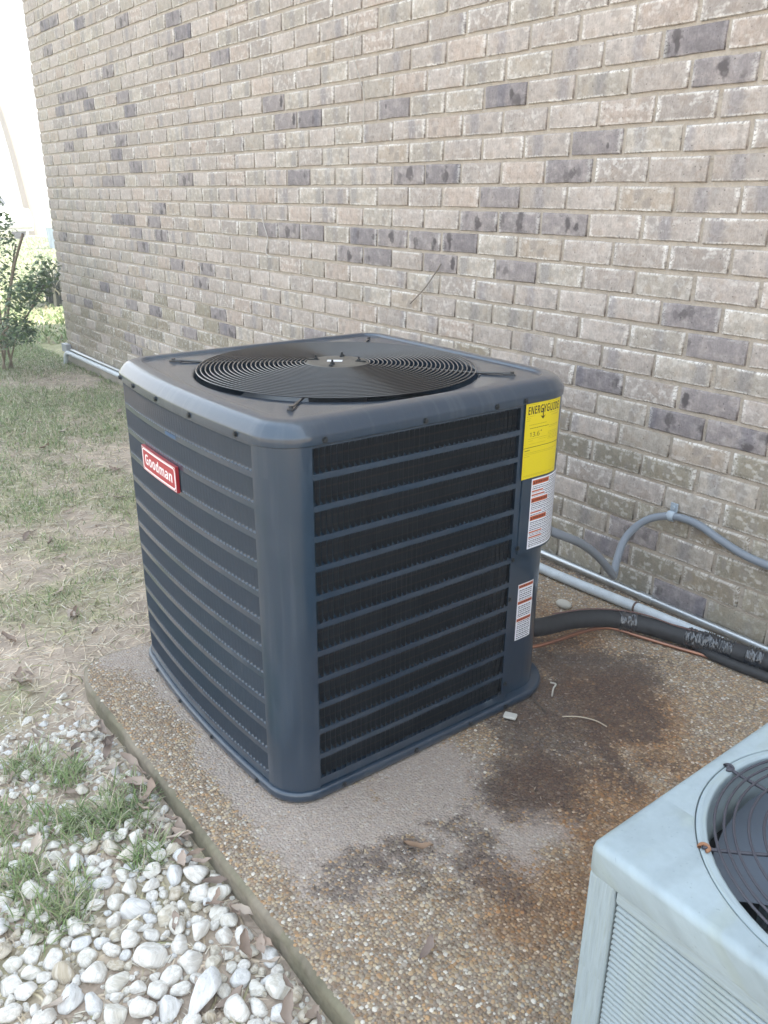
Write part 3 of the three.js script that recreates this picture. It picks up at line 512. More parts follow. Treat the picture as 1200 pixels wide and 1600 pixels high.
  decal('film_scrap', 'shred of blue protective film', SF(0.475), SF(0.415), 0.7640, 0.7725, 0.0008, null, std(lin(0.025, 0.085, 0.19), { roughness: 0.35 }));
  // badge: a raised red plate with a white line and raised white lettering print
  const BT = canvasTex(768, 224, (g, w, h) => {
    g.fillStyle = '#d9c3c4'; g.fillRect(0, 0, w, h); g.fillStyle = '#ad3b41'; g.fillRect(9, 9, w - 18, h - 18); g.strokeStyle = '#f3eeee'; g.lineWidth = 14; const r = 34, m = 18; g.beginPath(); g.moveTo(m + r, m); g.arcTo(w - m, m, w - m, h - m, r); g.arcTo(w - m, h - m, m, h - m, r); g.arcTo(m, h - m, m, m, r); g.arcTo(m, m, w - m, m, r); g.closePath(); g.stroke();
    g.fillStyle = '#f0eeee'; g.font = 'bold 132px sans-serif'; const tw = g.measureText('Goodman').width; g.save(); g.translate(w / 2, 158); g.scale(640 / tw, 1.05); g.textAlign = 'center'; g.fillText('Goodman', 0, 0); g.restore();
  });
  const u0 = 0.412, u1 = 0.632, sA = SF(u1), sB = SF(u0), badge = mesh('badge', strip(sB, sA, 0.6385, 0.7015, 0.0092, 0.0075), std(lin(0.34, 0.02, 0.03), { roughness: 0.35 }), ac);
  badge.userData.label = 'red name badge with white lettering';
  decal('badge_face', 'red badge face with white Goodman lettering', sA - 0.0015, sB + 0.0015, 0.640, 0.700, 0.0096, BT, null, badge);
}

// ------------------------------------------------------------------ the old pale air conditioner
const old = thing('old_air_conditioner', 'smaller faded pale blue air conditioner with rusty grille hook, at the pad corner', 'air conditioner');
{
  const W = 0.545, HT = 0.50; old.position.set(-0.482 + W / 2, 0, 1.512 - W / 2); old.rotation.y = -0.012;
  const fadeT = dataTex(512, 512, (i, j) => { const n = fbm(i / 70, j / 70, 5, 111), m = fbm(i / 6, j / 6, 3, 113), sp = vnoise(i / 2.5, j / 2.5, 115) > 0.965 ? 0.7 : 1; const gm = sst(0.5, 0.78, fbm(i / 24 + 3, j / 55, 5, 119)); const k = (0.82 + 0.28 * n + 0.12 * (m - 0.5)) * sp * (1 - 0.12 * gm); return mix3([0.335 * k, 0.405 * k, 0.44 * k], [0.33 * k, 0.385 * k, 0.36 * k], sst(0.55, 0.75, fbm(i / 40 + 9, j / 90, 4, 117)) * 0.5); });
  fadeT.repeat.set(1.6, 1.6);
  const mp = std(0xffffff, { map: fadeT, roughness: 0.5 });
  const wire = std(lin(0.05, 0.05, 0.065), { roughness: 0.5 }), rust = std(lin(0.30, 0.15, 0.08), { roughness: 0.9 });
  const hx = -0.213 - old.position.x, hz = 1.237 - old.position.z, HR = 0.229;
  // top with the fan opening and a pressed ring round it
  const rsq = (off, k, n) => { const a = W / 2 + off, r = Math.max(0.002, 0.014 + off), per = 4 * (2 * a - 2 * r) + 2 * Math.PI * r; let d = k / n * per; for (let q = 0; q < 4; q++) { const l = 2 * a - 2 * r, c = Math.cos(q * Math.PI / 2), s = Math.sin(q * Math.PI / 2), rot = (x, z) => [x * c - z * s, x * s + z * c]; if (d <= l) return rot(a, -a + r + d); d -= l; const al = Math.PI / 2 * r; if (d <= al) { const t = d / r; return rot(a - r + r * Math.cos(t), a - r + r * Math.sin(t)); } d -= al; } return [a, -a + r]; };
  const cp = [], ci = [], cu2 = [], CN = 240, cr = [[-0.006, HT - 0.046], [0, HT - 0.0455], [0, HT - 0.011], [-0.0012, HT - 0.0065], [-0.0042, HT - 0.0026], [-0.0085, HT - 0.0006], [-0.014, HT]];
  for (const [o, y] of cr) for (let i = 0; i < CN; i++) { const p = rsq(o, i, CN); cp.push(p[0], y, p[1]); }
  for (const [rad, y] of [[0.2490, HT], [0.2468, HT - 0.0005], [0.2461, HT - 0.0025], [0.2461, HT - 0.012]]) for (let i = 0; i < CN; i++) { const p = rsq(-0.014, i, CN), a = Math.atan2(p[1] - hz, p[0] - hx); cp.push(hx + rad * Math.cos(a), y, hz + rad * Math.sin(a)); }
  for (let k = 0; k < cr.length + 3; k++) for (let i = 0; i < CN; i++) { const a = k * CN + i, b = k * CN + (i + 1) % CN; ci.push(a, b, b + CN, a, b + CN, a + CN); }
  for (let i = 0; i < cp.length / 3; i++) cu2.push(cp[i * 3] + cp[i * 3 + 1], cp[i * 3 + 2] + cp[i * 3 + 1]);
  const cap = mesh('top_cap', geoFrom(cp, ci, cu2), mp, old);
  const lathe = new THREE.LatheGeometry([[0.250, HT - 0.012], [0.2452, HT - 0.011], [0.2451, HT - 0.0022], [0.2444, HT - 0.0010], [0.240, HT - 0.0006], [0.2335, HT - 0.0008], [0.2305, HT - 0.0028], [HR, HT - 0.012], [HR, HT - 0.10], [HR + 0.01, HT - 0.12]].map(p => new THREE.Vector2(...p)), 72);
  const rm = mesh('orifice_ring', lathe, mp, cap); rm.position.set(hx, 0, hz);
  // skirt band and corner posts
  const bd = [], t = 0.004, w2 = W / 2 - 0.006;
  for (const [x, z] of [[-1, 1], [1, 1], [-1, -1], [1, -1]]) mesh('corner_post', rbox(0.042, HT - 0.0615, 0.042, 0.006, x * (W / 2 - 0.0235), (HT - 0.0615) / 2 + 0.014, z * (W / 2 - 0.0235), 3), mp, old);
  const y0 = 0.03, y1 = HT - 0.0475;
  const side = (rot, detail) => {
    const p = new THREE.Group(); p.name = 'side_panel'; p.rotation.y = rot; old.add(p);
    const z = W / 2 - 0.005, fr = [box(W - 0.095, 0.020, 0.008, 0, y1 - 0.010, z - 0.004), box(W - 0.095, 0.02, 0.008, 0, y0 + 0.01, z - 0.004), box(0.024, y1 - y0 - 0.038, 0.007, 0.0, (y0 + y1) / 2 + 0.001, z - 0.0035)];
    mesh('panel_frame', merge(fr), mp, p);
    const x0 = W / 2 - 0.047, sw = x0 - 0.012;
    const slatG = (() => { const pr = [[-0.0042, 0.0042], [-0.0016, 0.0032], [-0.0003, 0.0014], [0, -0.0006], [-0.0006, -0.0028], [-0.0016, -0.0028], [-0.0011, -0.0006], [-0.0014, 0.0010], [-0.0026, 0.0024], [-0.0050, 0.0034]], n = pr.length, pos = [], idx = [], uv = []; for (const x of [0, sw]) for (const [z_, y_] of pr) { pos.push(x, y_, z_ + 0.006); uv.push(x, y_); } for (let i = 0; i < n; i++) { const q = (i + 1) % n; idx.push(i, q, q + n, i, q + n, i + n); } return geoFrom(pos, idx, uv); })();
    if (detail) for (const xs of [-x0, 0.012]) for (let y = y1 - 0.024; y > y0 + 0.024; y -= 0.0098) { const m = mesh('slat', slatG, mp, p); m.position.set(xs, y, z - 0.009); }
    else { const g = []; for (const xs of [-x0, 0.012]) for (let y = y1 - 0.024; y > y0 + 0.024; y -= 0.0098) g.push(slatG.clone().translate(xs, y, z - 0.009)); mesh('slats', merge(g), mp, p).userData.kind = 'stuff'; }
  };
  side(0, true); side(-Math.PI / 2, false); side(Math.PI / 2, false); side(Math.PI, false);
  mesh('coil', merge([box(W - 0.05, HT - 0.13, 0.004, 0, HT / 2 - 0.035, W / 2 - 0.026), box(W - 0.05, HT - 0.13, 0.004, 0, HT / 2 - 0.035, -W / 2 + 0.026), box(0.004, HT - 0.13, W - 0.06, -W / 2 + 0.026, HT / 2 - 0.035, 0), box(0.004, HT - 0.13, W - 0.06, W / 2 - 0.026, HT / 2 - 0.035, 0)]), std(lin(0.025, 0.028, 0.03), { roughness: 0.8 }), old);
  mesh('base_pan', rbox(W - 0.004, 0.024, W - 0.004, 0.004, 0, 0.013, 0), mp, old);
  const gr = new THREE.Group(); gr.name = 'grille'; gr.position.set(hx, 0, hz); old.add(gr);
  for (let k = 0; k < 10; k++) { const r = 0.222 - k * (k < 2 ? 0.012 : 0.0185) - (k >= 2 ? -0.013 : 0), y = HT + 0.001 + 0.006 * (1 - r / 0.23); mesh('ring', new THREE.TorusGeometry(r, 0.0020, 6, 90).rotateX(Math.PI / 2).translate(0, y, 0), wire, gr); }
  for (let k = 0; k < 8; k++) {
    const a = Math.PI * 0.75 + 0.01 + k * Math.PI / 4, cx = Math.cos(a), cz = Math.sin(a);
    mesh('stay', tube([[0.03 * cx, HT + 0.0035, 0.03 * cz], [0.15 * cx, HT + 0.001, 0.15 * cz], [0.226 * cx, HT - 0.0005, 0.226 * cz], [0.242 * cx, HT + 0.0018, 0.242 * cz]], 0.0026, 16, 6), wire, gr);
    const hk = new THREE.TorusGeometry(0.0062, 0.0026, 6, 14, 4.6).rotateX(Math.PI / 2).rotateY(-a).translate(0.240 * cx, HT + 0.0018, 0.240 * cz);
    const hm = mesh('hook', hk, k === 0 ? rust : wire, gr); if (k === 0) hm.userData.label = 'rusty wire hook';
  }
  mesh('hub', cyl(0.04, 0.04, 0.008, 24, 0, HT + 0.004, 0), wire, gr);
  const fan = mesh('fan', cyl(0.07, 0.07, 0.12, 24, hx, HT - 0.10, hz), M_black, old);
  const mb = std(lin(0.10, 0.12, 0.15), { roughness: 0.45, metalness: 0.4 });
  for (let k = 0; k < 4; k++) { const pos = [], idx = [], a0 = k * Math.PI / 2 + 2.95; for (let j = 0; j <= 6; j++) for (let i = 0; i <= 6; i++) { const r = lerp(0.06, 0.215, j / 6), tt = (i / 6 - 0.5) * lerp(0.7, 0.95, j / 6), y = HT - 0.075 + (i / 6 - 0.5) * 0.06; pos.push(hx + r * Math.cos(a0 + tt), y, hz + r * Math.sin(a0 + tt)); } for (let j = 0; j < 6; j++) for (let i = 0; i < 6; i++) { const a = j * 7 + i; idx.push(a, a + 1, a + 8, a, a + 8, a + 7); } mesh('fan_blade', geoFrom(pos, idx, pos.slice(0, 98)), mb, fan); }
}

// ------------------------------------------------------------------ pipes and cables at the foot of the wall
{
  const steel = new THREE.MeshStandardMaterial({ color: lin(0.55, 0.57, 0.58), roughness: 0.38, metalness: 0.85 });
  const pvcT = dataTex(512, 128, (i, j) => { const n = fbm(i / 20, j / 20, 4, 131), m = vnoise(i / 3, j / 3, 133) > 0.93 ? 0.55 : 1; const k = (0.8 + 0.25 * n) * m; return [0.60 * k, 0.65 * k, 0.69 * k]; }); pvcT.repeat.set(12, 1);
  const pvc = std(0xffffff, { map: pvcT, roughness: 0.45 });
  const grey = std(lin(0.20, 0.225, 0.26), { roughness: 0.45 });
  const sc = thing('steel_conduit', 'thin galvanised steel conduit running along the foot of the brick wall', 'conduit');
  const sp = []; for (let x = -7.18; x < 1.5; x += 0.6) sp.push([x, 0.024 + 0.006 * Math.sin(x * 1.3), 0.017]);
  mesh('pipe', tube(sp, 0.0125, 160, 12), steel, sc);
  mesh('end_box', rbox(0.12, 0.07, 0.045, 0.006, -7.26, 0.03, 0.028), std(lin(0.35, 0.36, 0.38), { roughness: 0.5 }), sc);
  for (const x of [-5.9, -3.4, -1.38]) mesh('coupling', new THREE.CylinderGeometry(0.0155, 0.0155, 0.05, 14).rotateZ(Math.PI / 2).translate(x, 0.024 + 0.006 * Math.sin(x * 1.3), 0.017), steel, sc);
  const wp = thing('drain_pipe', 'white plastic drain pipe lying beside the steel conduit, turned down at the house corner', 'pipe');
  mesh('pipe', tube([[-7.12, 0.006, 0.055], [-6, 0.008, 0.06], [-4, 0.012, 0.075], [-2.4, 0.018, 0.10], [-1.73, 0.020, 0.125], [-1.31, 0.019, 0.10], [-0.6, 0.019, 0.07], [0.8, 0.019, 0.07]], 0.0175, 140, 12), pvc, wp);
  mesh('elbow', tube([[-7.09, 0.006, 0.0545], [-7.15, 0.004, 0.056], [-7.19, -0.02, 0.06], [-7.22, -0.12, 0.065]], 0.0195, 20, 12), pvc, wp);
  mesh('coupling', new THREE.CylinderGeometry(0.0195, 0.0195, 0.006, 14).rotateZ(Math.PI / 2).translate(-1.36, 0.0195, 0.103), std(lin(0.12, 0.08, 0.07)), wp);
  const fc = thing('flexible_conduit', 'grey flexible electrical conduit looping from the service cover to the wall clamp', 'conduit');
  const fpts = [[-1.34, 0.462, 0.70], [-1.318, 0.452, 0.655], [-1.300, 0.425, 0.60], [-1.316, 0.360, 0.48], [-1.338, 0.270, 0.355], [-1.357, 0.188, 0.262], [-1.386, 0.160, 0.21], [-1.421, 0.188, 0.15], [-1.437, 0.244, 0.09], [-1.400, 0.303, 0.045], [-1.333, 0.330, 0.0165], [-1.243, 0.333, 0.0165], [-1.163, 0.309, 0.0165], [-1.075, 0.286, 0.0165], [-0.99, 0.279, 0.0165], [-0.85, 0.28, 0.0165], [-0.4, 0.30, 0.0165]];
  mesh('hose', tube(fpts, 0.0125, 140, 12), grey, fc);
  mesh('fitting', tube([[-1.345, 0.465, 0.712], [-1.312, 0.444, 0.637]], 0.0175, 2, 12), std(lin(0.12, 0.13, 0.15), { roughness: 0.5 }), fc);
  const cl = merge([new THREE.TorusGeometry(0.0145, 0.003, 6, 16, Math.PI).rotateZ(0).rotateY(Math.PI / 2).scale(4.5, 1, 1).rotateX(Math.PI / 2).translate(-1.333, 0.330, 0.014), rbox(0.026, 0.03, 0.004, 0.0015, -1.333, 0.357, 0.005), cyl(0.006, 0.006, 0.006, 6).rotateX(Math.PI / 2).translate(-1.333, 0.358, 0.009)]);
  mesh('wall_clamp', cl, std(lin(0.36, 0.42, 0.48), { roughness: 0.5 }), fc);

  // insulated refrigerant line with black tape
  const foamT = dataTex(512, 128, (i, j) => { const n = fbm(i / 12, j / 12, 4, 141); return [0.020 + 0.012 * n, 0.020 + 0.012 * n, 0.022 + 0.013 * n]; }); foamT.repeat.set(8, 1);
  const foam = std(0xffffff, { map: foamT, roughness: 0.62 });
  const tapeM = new THREE.MeshPhysicalMaterial({ color: lin(0.022, 0.025, 0.032), roughness: 0.2, ior: 1.6, clearcoat: 1, clearcoatRoughness: 0.12 });
  const ls = thing('refrigerant_line', 'thick black foam insulated refrigerant line wrapped in shiny tape, beside the wall', 'pipe');
  const lp = [[-1.46, 0.115, 0.72], [-1.425, 0.100, 0.64], [-1.390, 0.086, 0.56], [-1.366, 0.075, 0.42], [-1.318, 0.060, 0.30], [-1.255, 0.044, 0.228], [-1.175, 0.036, 0.185], [-1.06, 0.034, 0.146], [-0.955, 0.033, 0.118], [-0.85, 0.033, 0.10], [-0.5, 0.033, 0.08], [0.6, 0.033, 0.08]];
  const lc = new THREE.CatmullRomCurve3(lp.map(p => new THREE.Vector3(...p)), false, 'centripetal');
  mesh('foam', new THREE.TubeGeometry(lc, 140, 0.0275, 16, false), foam, ls);
  const tape = (t0, t1, amp, seed) => { const pos = [], idx = [], n = 30, m = 28; const fr = lc.computeFrenetFrames(400); for (let i = 0; i <= n; i++) { const t = lerp(t0, t1, i / n), p = lc.getPointAt(t), k = Math.round(t * 400), N = fr.normals[k], B = fr.binormals[k]; for (let j = 0; j < m; j++) { const a = j / m * Math.PI * 2, cr = Math.abs(((fbm(i * 0.22 + j * 0.30 + seed, j * 0.42 - i * 0.10, 2, seed)) - 0.5)) * 2, r = 0.0283 + amp * (1 - sst(0, 0.35, cr)) * (i === 0 || i === n ? 0.1 : 1); pos.push(p.x + r * (Math.cos(a) * N.x + Math.sin(a) * B.x), p.y + r * (Math.cos(a) * N.y + Math.sin(a) * B.y), p.z + r * (Math.cos(a) * N.z + Math.sin(a) * B.z)); } } for (let i = 0; i < n; i++) for (let j = 0; j < m; j++) { const a = i * m + j, b = i * m + (j + 1) % m; idx.push(a, b, b + m, a, b + m, a + m); } return geoFrom(pos, idx, pos.slice(0, pos.length / 3 * 2)); };
  const at = (x) => { let b = 0, d = 9; for (let i = 0; i <= 800; i++) { const p = lc.getPointAt(i / 800); if (Math.abs(p.x - x) < d) { d = Math.abs(p.x - x); b = i / 800; } } return b; };
  for (const [xa, xb, am, sd] of [[-1.305, -1.268, 0.004, 1], [-1.135, -1.085, 0.005, 2], [-1.088, -1.040, 0.007, 5], [-1.036, -1.0, 0.005, 3], [-0.965, -0.918, 0.005, 4]]) mesh('tape', tape(at(xa), at(xb), am, sd), tapeM, ls);
  mesh('wire', tube([[-1.385, 0.114, 0.50], [-1.345, 0.100, 0.35], [-1.262, 0.077, 0.225], [-1.16, 0.066, 0.185], [-1.06, 0.060, 0.14], [-0.95, 0.058, 0.115]], 0.0022, 50, 6), std(lin(0.16, 0.09, 0.08)), ls);
  const ct = dataTex(256, 64, (i, j) => { const n = fbm(i / 14, j / 14, 4, 151); return mix3([0.42, 0.20, 0.12], [0.20, 0.12, 0.10], n); });
  const cu = thing('copper_line', 'thin bare copper line leaving the dark unit below the insulated line', 'pipe');
  mesh('pipe', tube([[-1.42, 0.062, 0.72], [-1.362, 0.052, 0.615], [-1.342, 0.050, 0.52], [-1.336, 0.046, 0.425], [-1.312, 0.034, 0.31], [-1.25, 0.014, 0.25], [-1.16, 0.008, 0.212], [-1.03, 0.008, 0.172], [-0.9, 0.008, 0.15], [-0.5, 0.008, 0.13]], 0.0062, 90, 8), std(0xffffff, { map: ct, roughness: 0.35, metalness: 0.75 }), cu);
  const bt = thing('black_hose', 'thin black hose on the pad below the taped refrigerant line', 'hose');
  mesh('hose', tube([[-1.10, 0.016, 0.168], [-1.03, 0.015, 0.172], [-0.96, 0.015, 0.168], [-0.88, 0.015, 0.155], [-0.6, 0.015, 0.15], [0.5, 0.015, 0.14]], 0.0145, 50, 10), foam, bt);
}

// ------------------------------------------------------------------ white stone bed
const bed = new THREE.Group(); bed.name = 'stone_bed'; scene.add(bed); struct(bed); tag(bed, 'bed of white marble stones along the pad edge', 'stones');
{
  const geos = [];
  for (let v = 0; v < 9; v++) {
    const R = rng(900 + v), g = new THREE.IcosahedronGeometry(1, 3), p = g.attributes.position, q = new THREE.Vector3(), cuts = [];
    for (let k = 0; k < 9; k++) { const n = new THREE.Vector3(R() - 0.5, (R() - 0.5) * 0.9, R() - 0.5).normalize(); cuts.push([n, 0.48 + 0.36 * R()]); }
    for (let i = 0; i < p.count; i++) { q.fromBufferAttribute(p, i).normalize(); let r = 1; for (const [n, d] of cuts) { const t = q.dot(n); if (t > 0) { const rr = d / t; r = -Math.log(Math.exp(-r * 34) + Math.exp(-rr * 34)) / 34; } } r *= 1 + 0.07 * (fbm(q.x * 3 + v * 7, q.y * 3 + q.z * 4, 3, v) - 0.5); p.setXYZ(i, q.x * r, q.y * r, q.z * r); }
    const gg = geoFrom(Array.from(p.array), Array.from({ length: p.count }, (_, i) => i));
    // weld for smooth shading with soft facets
    const key = new Map(), ni = [], np = []; for (let i = 0; i < p.count; i++) { const k = [p.getX(i), p.getY(i), p.getZ(i)].map(x => x.toFixed(4)).join(); if (!key.has(k)) { key.set(k, np.length / 3); np.push(p.getX(i), p.getY(i), p.getZ(i)); } ni.push(key.get(k)); }
    const uv = []; for (let i = 0; i < np.length / 3; i++) uv.push(np[i * 3] * 0.5 + np[i * 3 + 1] * 0.3, np[i * 3 + 2] * 0.5 + np[i * 3 + 1] * 0.35);
    geos.push(geoFrom(np, ni, uv));
  }
  const mk = (a, b, sd) => { const t = dataTex(256, 256, (i, j) => { const n = fbm(i / 40, j / 40, 5, sd), m = fbm(i / 5, j / 5, 3, sd + 2), ve = sst(0.06, 0.0, Math.abs(fbm(i / 60, j / 60, 4, sd + 5) - 0.5)); const c = mix3(a, b, sst(0.35, 0.7, n)); const k = 0.9 + 0.2 * (m - 0.4) - 0.10 * ve; return c.map(x => x * k); }); return std(0xffffff, { map: t, bumpMap: t, bumpScale: 0.004, roughness: 0.75 }); };
  const mats = [mk([0.83, 0.80, 0.75], [0.70, 0.66, 0.60], 201), mk([0.80, 0.77, 0.71], [0.66, 0.62, 0.54], 211), mk([0.70, 0.65, 0.56], [0.52, 0.46, 0.36], 221), mk([0.60, 0.54, 0.45], [0.46, 0.39, 0.29], 231), mk([0.78, 0.77, 0.76], [0.66, 0.65, 0.63], 241)];
  const R = rng(4242), put = [];
  const dens = (x, z) => { const e = z - PADF; if (e < 0.005) return 0; let d = sst(-1.75, -1.35, x) ; d = Math.max(d, 0.9 * sst(0.10, 0.02, e) * sst(-2.0, -1.9, x)); d = Math.max(d, 0.22 * sst(-2.15, -1.85, x)); d *= 0.55 + 0.8 * sst(0.3, 0.6, fbm(x * 7, z * 7, 3, 301)); for (const [a, b, r] of TUFTS) d *= 1 - 0.7 * sst(r * 1.2, r * 0.4, Math.hypot(x - a, z - b)); return clamp(d); };
  const fits = (x, z, r, k) => { for (const o of put) if (Math.abs(o.x - x) < 0.1 && Math.hypot(o.x - x, o.z - z) < (o.r + r) * k) return false; return true; };
  for (let pass = 0; pass < 3; pass++) for (let t = 0; t < [5000, 16000, 26000][pass]; t++) {
    const x = -2.25 + R() * 1.95, z = PADF + 0.008 + R() * 0.72; if (R() > dens(x, z)) continue;
    let r = pass === 0 ? 0.022 + 0.014 * R() * R() : pass === 1 ? 0.012 + 0.010 * R() : 0.005 + 0.007 * R(); r *= lerp(0.55, 1, sst(-1.85, -1.05, x)) * (0.8 + 0.35 * R());
    if (z - r * 0.8 < PADF + 0.004) continue; if (!fits(x, z, r, pass === 0 ? 0.86 : 0.78)) continue;
    const lift = pass === 0 && R() < 0.35 ? 0.012 * R() : 0;
    put.push({ x, z, r, y: gy(x, z) + r * lerp(-0.12, 0.24, sst(-1.75, -1.3, x)) + lift, v: Math.floor(R() * 9), m: R(), a: R() * 6.28, b: (R() - 0.5) * 0.7, c: (R() - 0.5) * 0.7, e: 1.05 + 0.45 * R() * R(), f: 0.62 + 0.28 * R() });
  }
  const q = new THREE.Vector3();
  for (const o of put) { q.set(o.x, o.y, o.z).project(camera); const px = (q.x + 1) * 600, py = (1 - q.y) * 800; o.w = px > -20 && px < 1220 && py < 1620 ? o.r / Math.hypot(o.x, o.y - 1.281, o.z - 2.2355) : 0; }
  put.sort((a, b) => b.w - a.w);
  const rest = mats.map(() => []);
  put.forEach((o, k) => {
    const far = o.x < -1.55 || o.r < 0.012, mi = o.m < (far ? 0.2 : 0.42) ? 0 : o.m < (far ? 0.34 : 0.56) ? 4 : o.m < (far ? 0.6 : 0.8) ? 1 : o.m < 0.9 ? 2 : 3;
    const m = new THREE.Matrix4().compose(new THREE.Vector3(o.x, o.y, o.z), new THREE.Quaternion().setFromEuler(new THREE.Euler(o.b, o.a, o.c, 'YXZ')), new THREE.Vector3(o.r * o.e, o.r * o.f, o.r));
    if (k < 300) { const s = mesh(k ? 'stone_' + String(k).padStart(3, '0') : 'stone', geos[o.v], mats[mi], bed); m.decompose(s.position, s.quaternion, s.scale); }
    else if (o.w > 0 || k % 3 === 0) rest[mi].push([o.v, m]);
  });
  const lite = []; for (let v = 0; v < 9; v++) { const g = new THREE.IcosahedronGeometry(1, 1), p = g.attributes.position; const RR = rng(950 + v); const o = new Map(); for (let i = 0; i < p.count; i++) { const k = [p.getX(i), p.getY(i), p.getZ(i)].map(x => x.toFixed(3)).join(); if (!o.has(k)) o.set(k, 0.72 + 0.4 * RR()); const f = o.get(k); p.setXYZ(i, p.getX(i) * f, p.getY(i) * f, p.getZ(i) * f); } g.computeVertexNormals(); lite.push(g); }
  rest.forEach((l, i) => { if (l.length) { const m = mesh('pebbles', mergeGeometries(l.map(([v, mm]) => lite[v].clone().applyMatrix4(mm))), mats[i], bed); m.userData.kind = 'stuff'; } });
}

// ------------------------------------------------------------------ grass, straw and leaf litter
function bladeGeo(bend, w = 0.0022, n = 4) { const pos = [], idx = [], uv = []; for (let i = 0; i <= n; i++) { const t = i / n, ww = w * (1 - 0.9 * t * t), a = bend * t, y = bend ? Math.sin(a) / bend : t, z = bend ? (1 - Math.cos(a)) / bend : 0; pos.push(-ww, y, z, ww, y, z); uv.push(0, t, 1, t); } for (let i = 0; i < n; i++) { const a = i * 2; idx.push(a, a + 1, a + 3, a, a + 3, a + 2); } return geoFrom(pos, idx, uv); }
function scatter(name, label, category, geo, mat, items) {
  const im = new THREE.InstancedMesh(geo, mat, items.length), M = new THREE.Matrix4(), Q = new THREE.Quaternion(), E = new THREE.Euler(0, 0, 0, 'YXZ'), C = new THREE.Color();
  items.forEach((o, i) => { E.set(o.rx || 0, o.ry || 0, o.rz || 0); Q.setFromEuler(E); M.compose(new THREE.Vector3(o.x, o.y, o.z), Q, new THREE.Vector3(o.sx, o.sy, o.sz)); im.setMatrixAt(i, M); im.setColorAt(i, C.setRGB(...o.c)); });
  im.name = name; shadow(im); scene.add(im); return tag(im, label, category, null, 'stuff');
}
const onPad = (x, z) => x > PADL - 0.02 && z < PADF + 0.012;
{
  const R = rng(808), straw = [], grass = [], litter = [];
  const leafM = (o = {}) => new THREE.MeshPhysicalMaterial({ color: 0xffffff, roughness: 0.75, transmission: 0, ...o });
  const G = [[0.13, 0.20, 0.065], [0.19, 0.28, 0.10], [0.27, 0.34, 0.15], [0.36, 0.39, 0.21]], S = [[0.52, 0.45, 0.34], [0.64, 0.58, 0.47], [0.44, 0.37, 0.28], [0.30, 0.24, 0.18], [0.58, 0.54, 0.45]];
  // straw: density falls with distance from the pad
  for (let t = 0; t < 21000; t++) {
    const d = Math.pow(R(), 1.5), x = -0.9 - d * 6.6, z = 0.08 + R() * 2.5; if (onPad(x, z)) continue; if (x > -1.75 && R() < 0.72) continue;
    const c = S[Math.floor(R() * S.length)], k = 0.7 + 0.5 * R(), len = (0.02 + 0.045 * R()) * (1 + d * 0.4), w = (0.28 + 0.42 * R()) * (1 + d * 1.0);
    straw.push({ x, y: gy(x, z) + 0.002 + 0.008 * R(), z, rx: 1.35 + 0.22 * (R() - 0.3), ry: R() * 6.283, rz: (R() - 0.5) * 0.5, sx: w, sy: len, sz: len, c: c.map(v => v * k) });
  }
  const blade = (x, z, h, w, dry) => { const c = dry < R() ? mix3(G[Math.floor(R() * 4)], G[Math.floor(R() * 4)], R()) : S[Math.floor(R() * 3)], k = 0.8 + 0.5 * R(); grass.push({ x, y: gy(x, z) - 0.003, z, rx: 0.15 + 0.75 * R() * R() + 0.2 * R(), ry: R() * 6.283, rz: (R() - 0.5) * 0.4, sx: w, sy: h, sz: h, c: c.map(v => v * k) }); };
  for (const [a, b, r] of TUFTS) for (let k = 0; k < 2600 * r + 40; k++) { const q = Math.sqrt(R()) * r * 1.2, th = R() * 6.283, x = a + q * Math.cos(th), z = b + q * Math.sin(th); if (!onPad(x, z)) blade(x, z, 0.03 + 0.045 * R(), 0.75, 0.15); }
  for (let t = 0; t < 260000; t++) { const x = -1.9 - Math.pow(R(), 0.75) * 6.8, z = 0.02 + R() * 2.9; if (onPad(x, z)) continue; const g = green(x, z); if (R() > g * 0.55 + 0.012) continue; blade(x, z, 0.016 + 0.038 * R(), 0.42 + 0.35 * R() + 0.10 * Math.max(0, -2 - x), 0.22); }
  for (let t = 0; t < 46000; t++) { const x = -8.2 - Math.pow(R(), 1.3) * 20, z = -9 + R() * 12.5; if (x > -8.2 && z < 0) continue; blade(x, z, 0.05 + 0.06 * R(), 3.2 + 3.5 * R(), 0.1); }
  scatter('straw', 'dry straw and dead grass strewn over the soil', 'straw', bladeGeo(0.5), leafM(), straw);
  scatter('grass', 'thin green grass in patches and tufts over the yard', 'grass', bladeGeo(0.9), leafM({ transmission: 0.3, thickness: 0 }), grass);
  // dead leaves
  const lg = (() => { const pos = [], idx = [], uv = [], n = 8; for (let i = 0; i <= n; i++) { const t = i / n, w = 0.15 * Math.pow(Math.sin(Math.PI * Math.min(1, t * 0.96 + 0.03)), 0.75); for (const s of [-1, 0, 1]) { pos.push(s * w * (1 + 0.18 * Math.sin(t * 17 + s * 2)) + 0.05 * Math.sin(t * 4), Math.abs(s) * 0.09 + 0.30 * (t - 0.5) ** 2 + 0.03 * Math.sin(t * 11 + s), t - 0.5); uv.push((s + 1) / 2, t); } } for (let i = 0; i < n; i++) for (let k = 0; k < 2; k++) { const a = i * 3 + k; idx.push(a, a + 3, a + 4, a, a + 4, a + 1); } return geoFrom(pos, idx, uv); })();
  const LC = [[0.27, 0.20, 0.155], [0.34, 0.265, 0.215], [0.21, 0.16, 0.13], [0.42, 0.35, 0.29]];
  const leaf = (x, z, s, y) => litter.push({ x, y, z, rx: (R() - 0.5) * 0.7, ry: R() * 6.283, rz: (R() - 0.5) * 0.9, sx: s * (0.8 + 0.6 * R()), sy: s * (0.5 + 0.9 * R()), sz: s, c: ((k) => LC[Math.floor(R() * 4)].map(v => v * k))(0.8 + 0.5 * R()) });
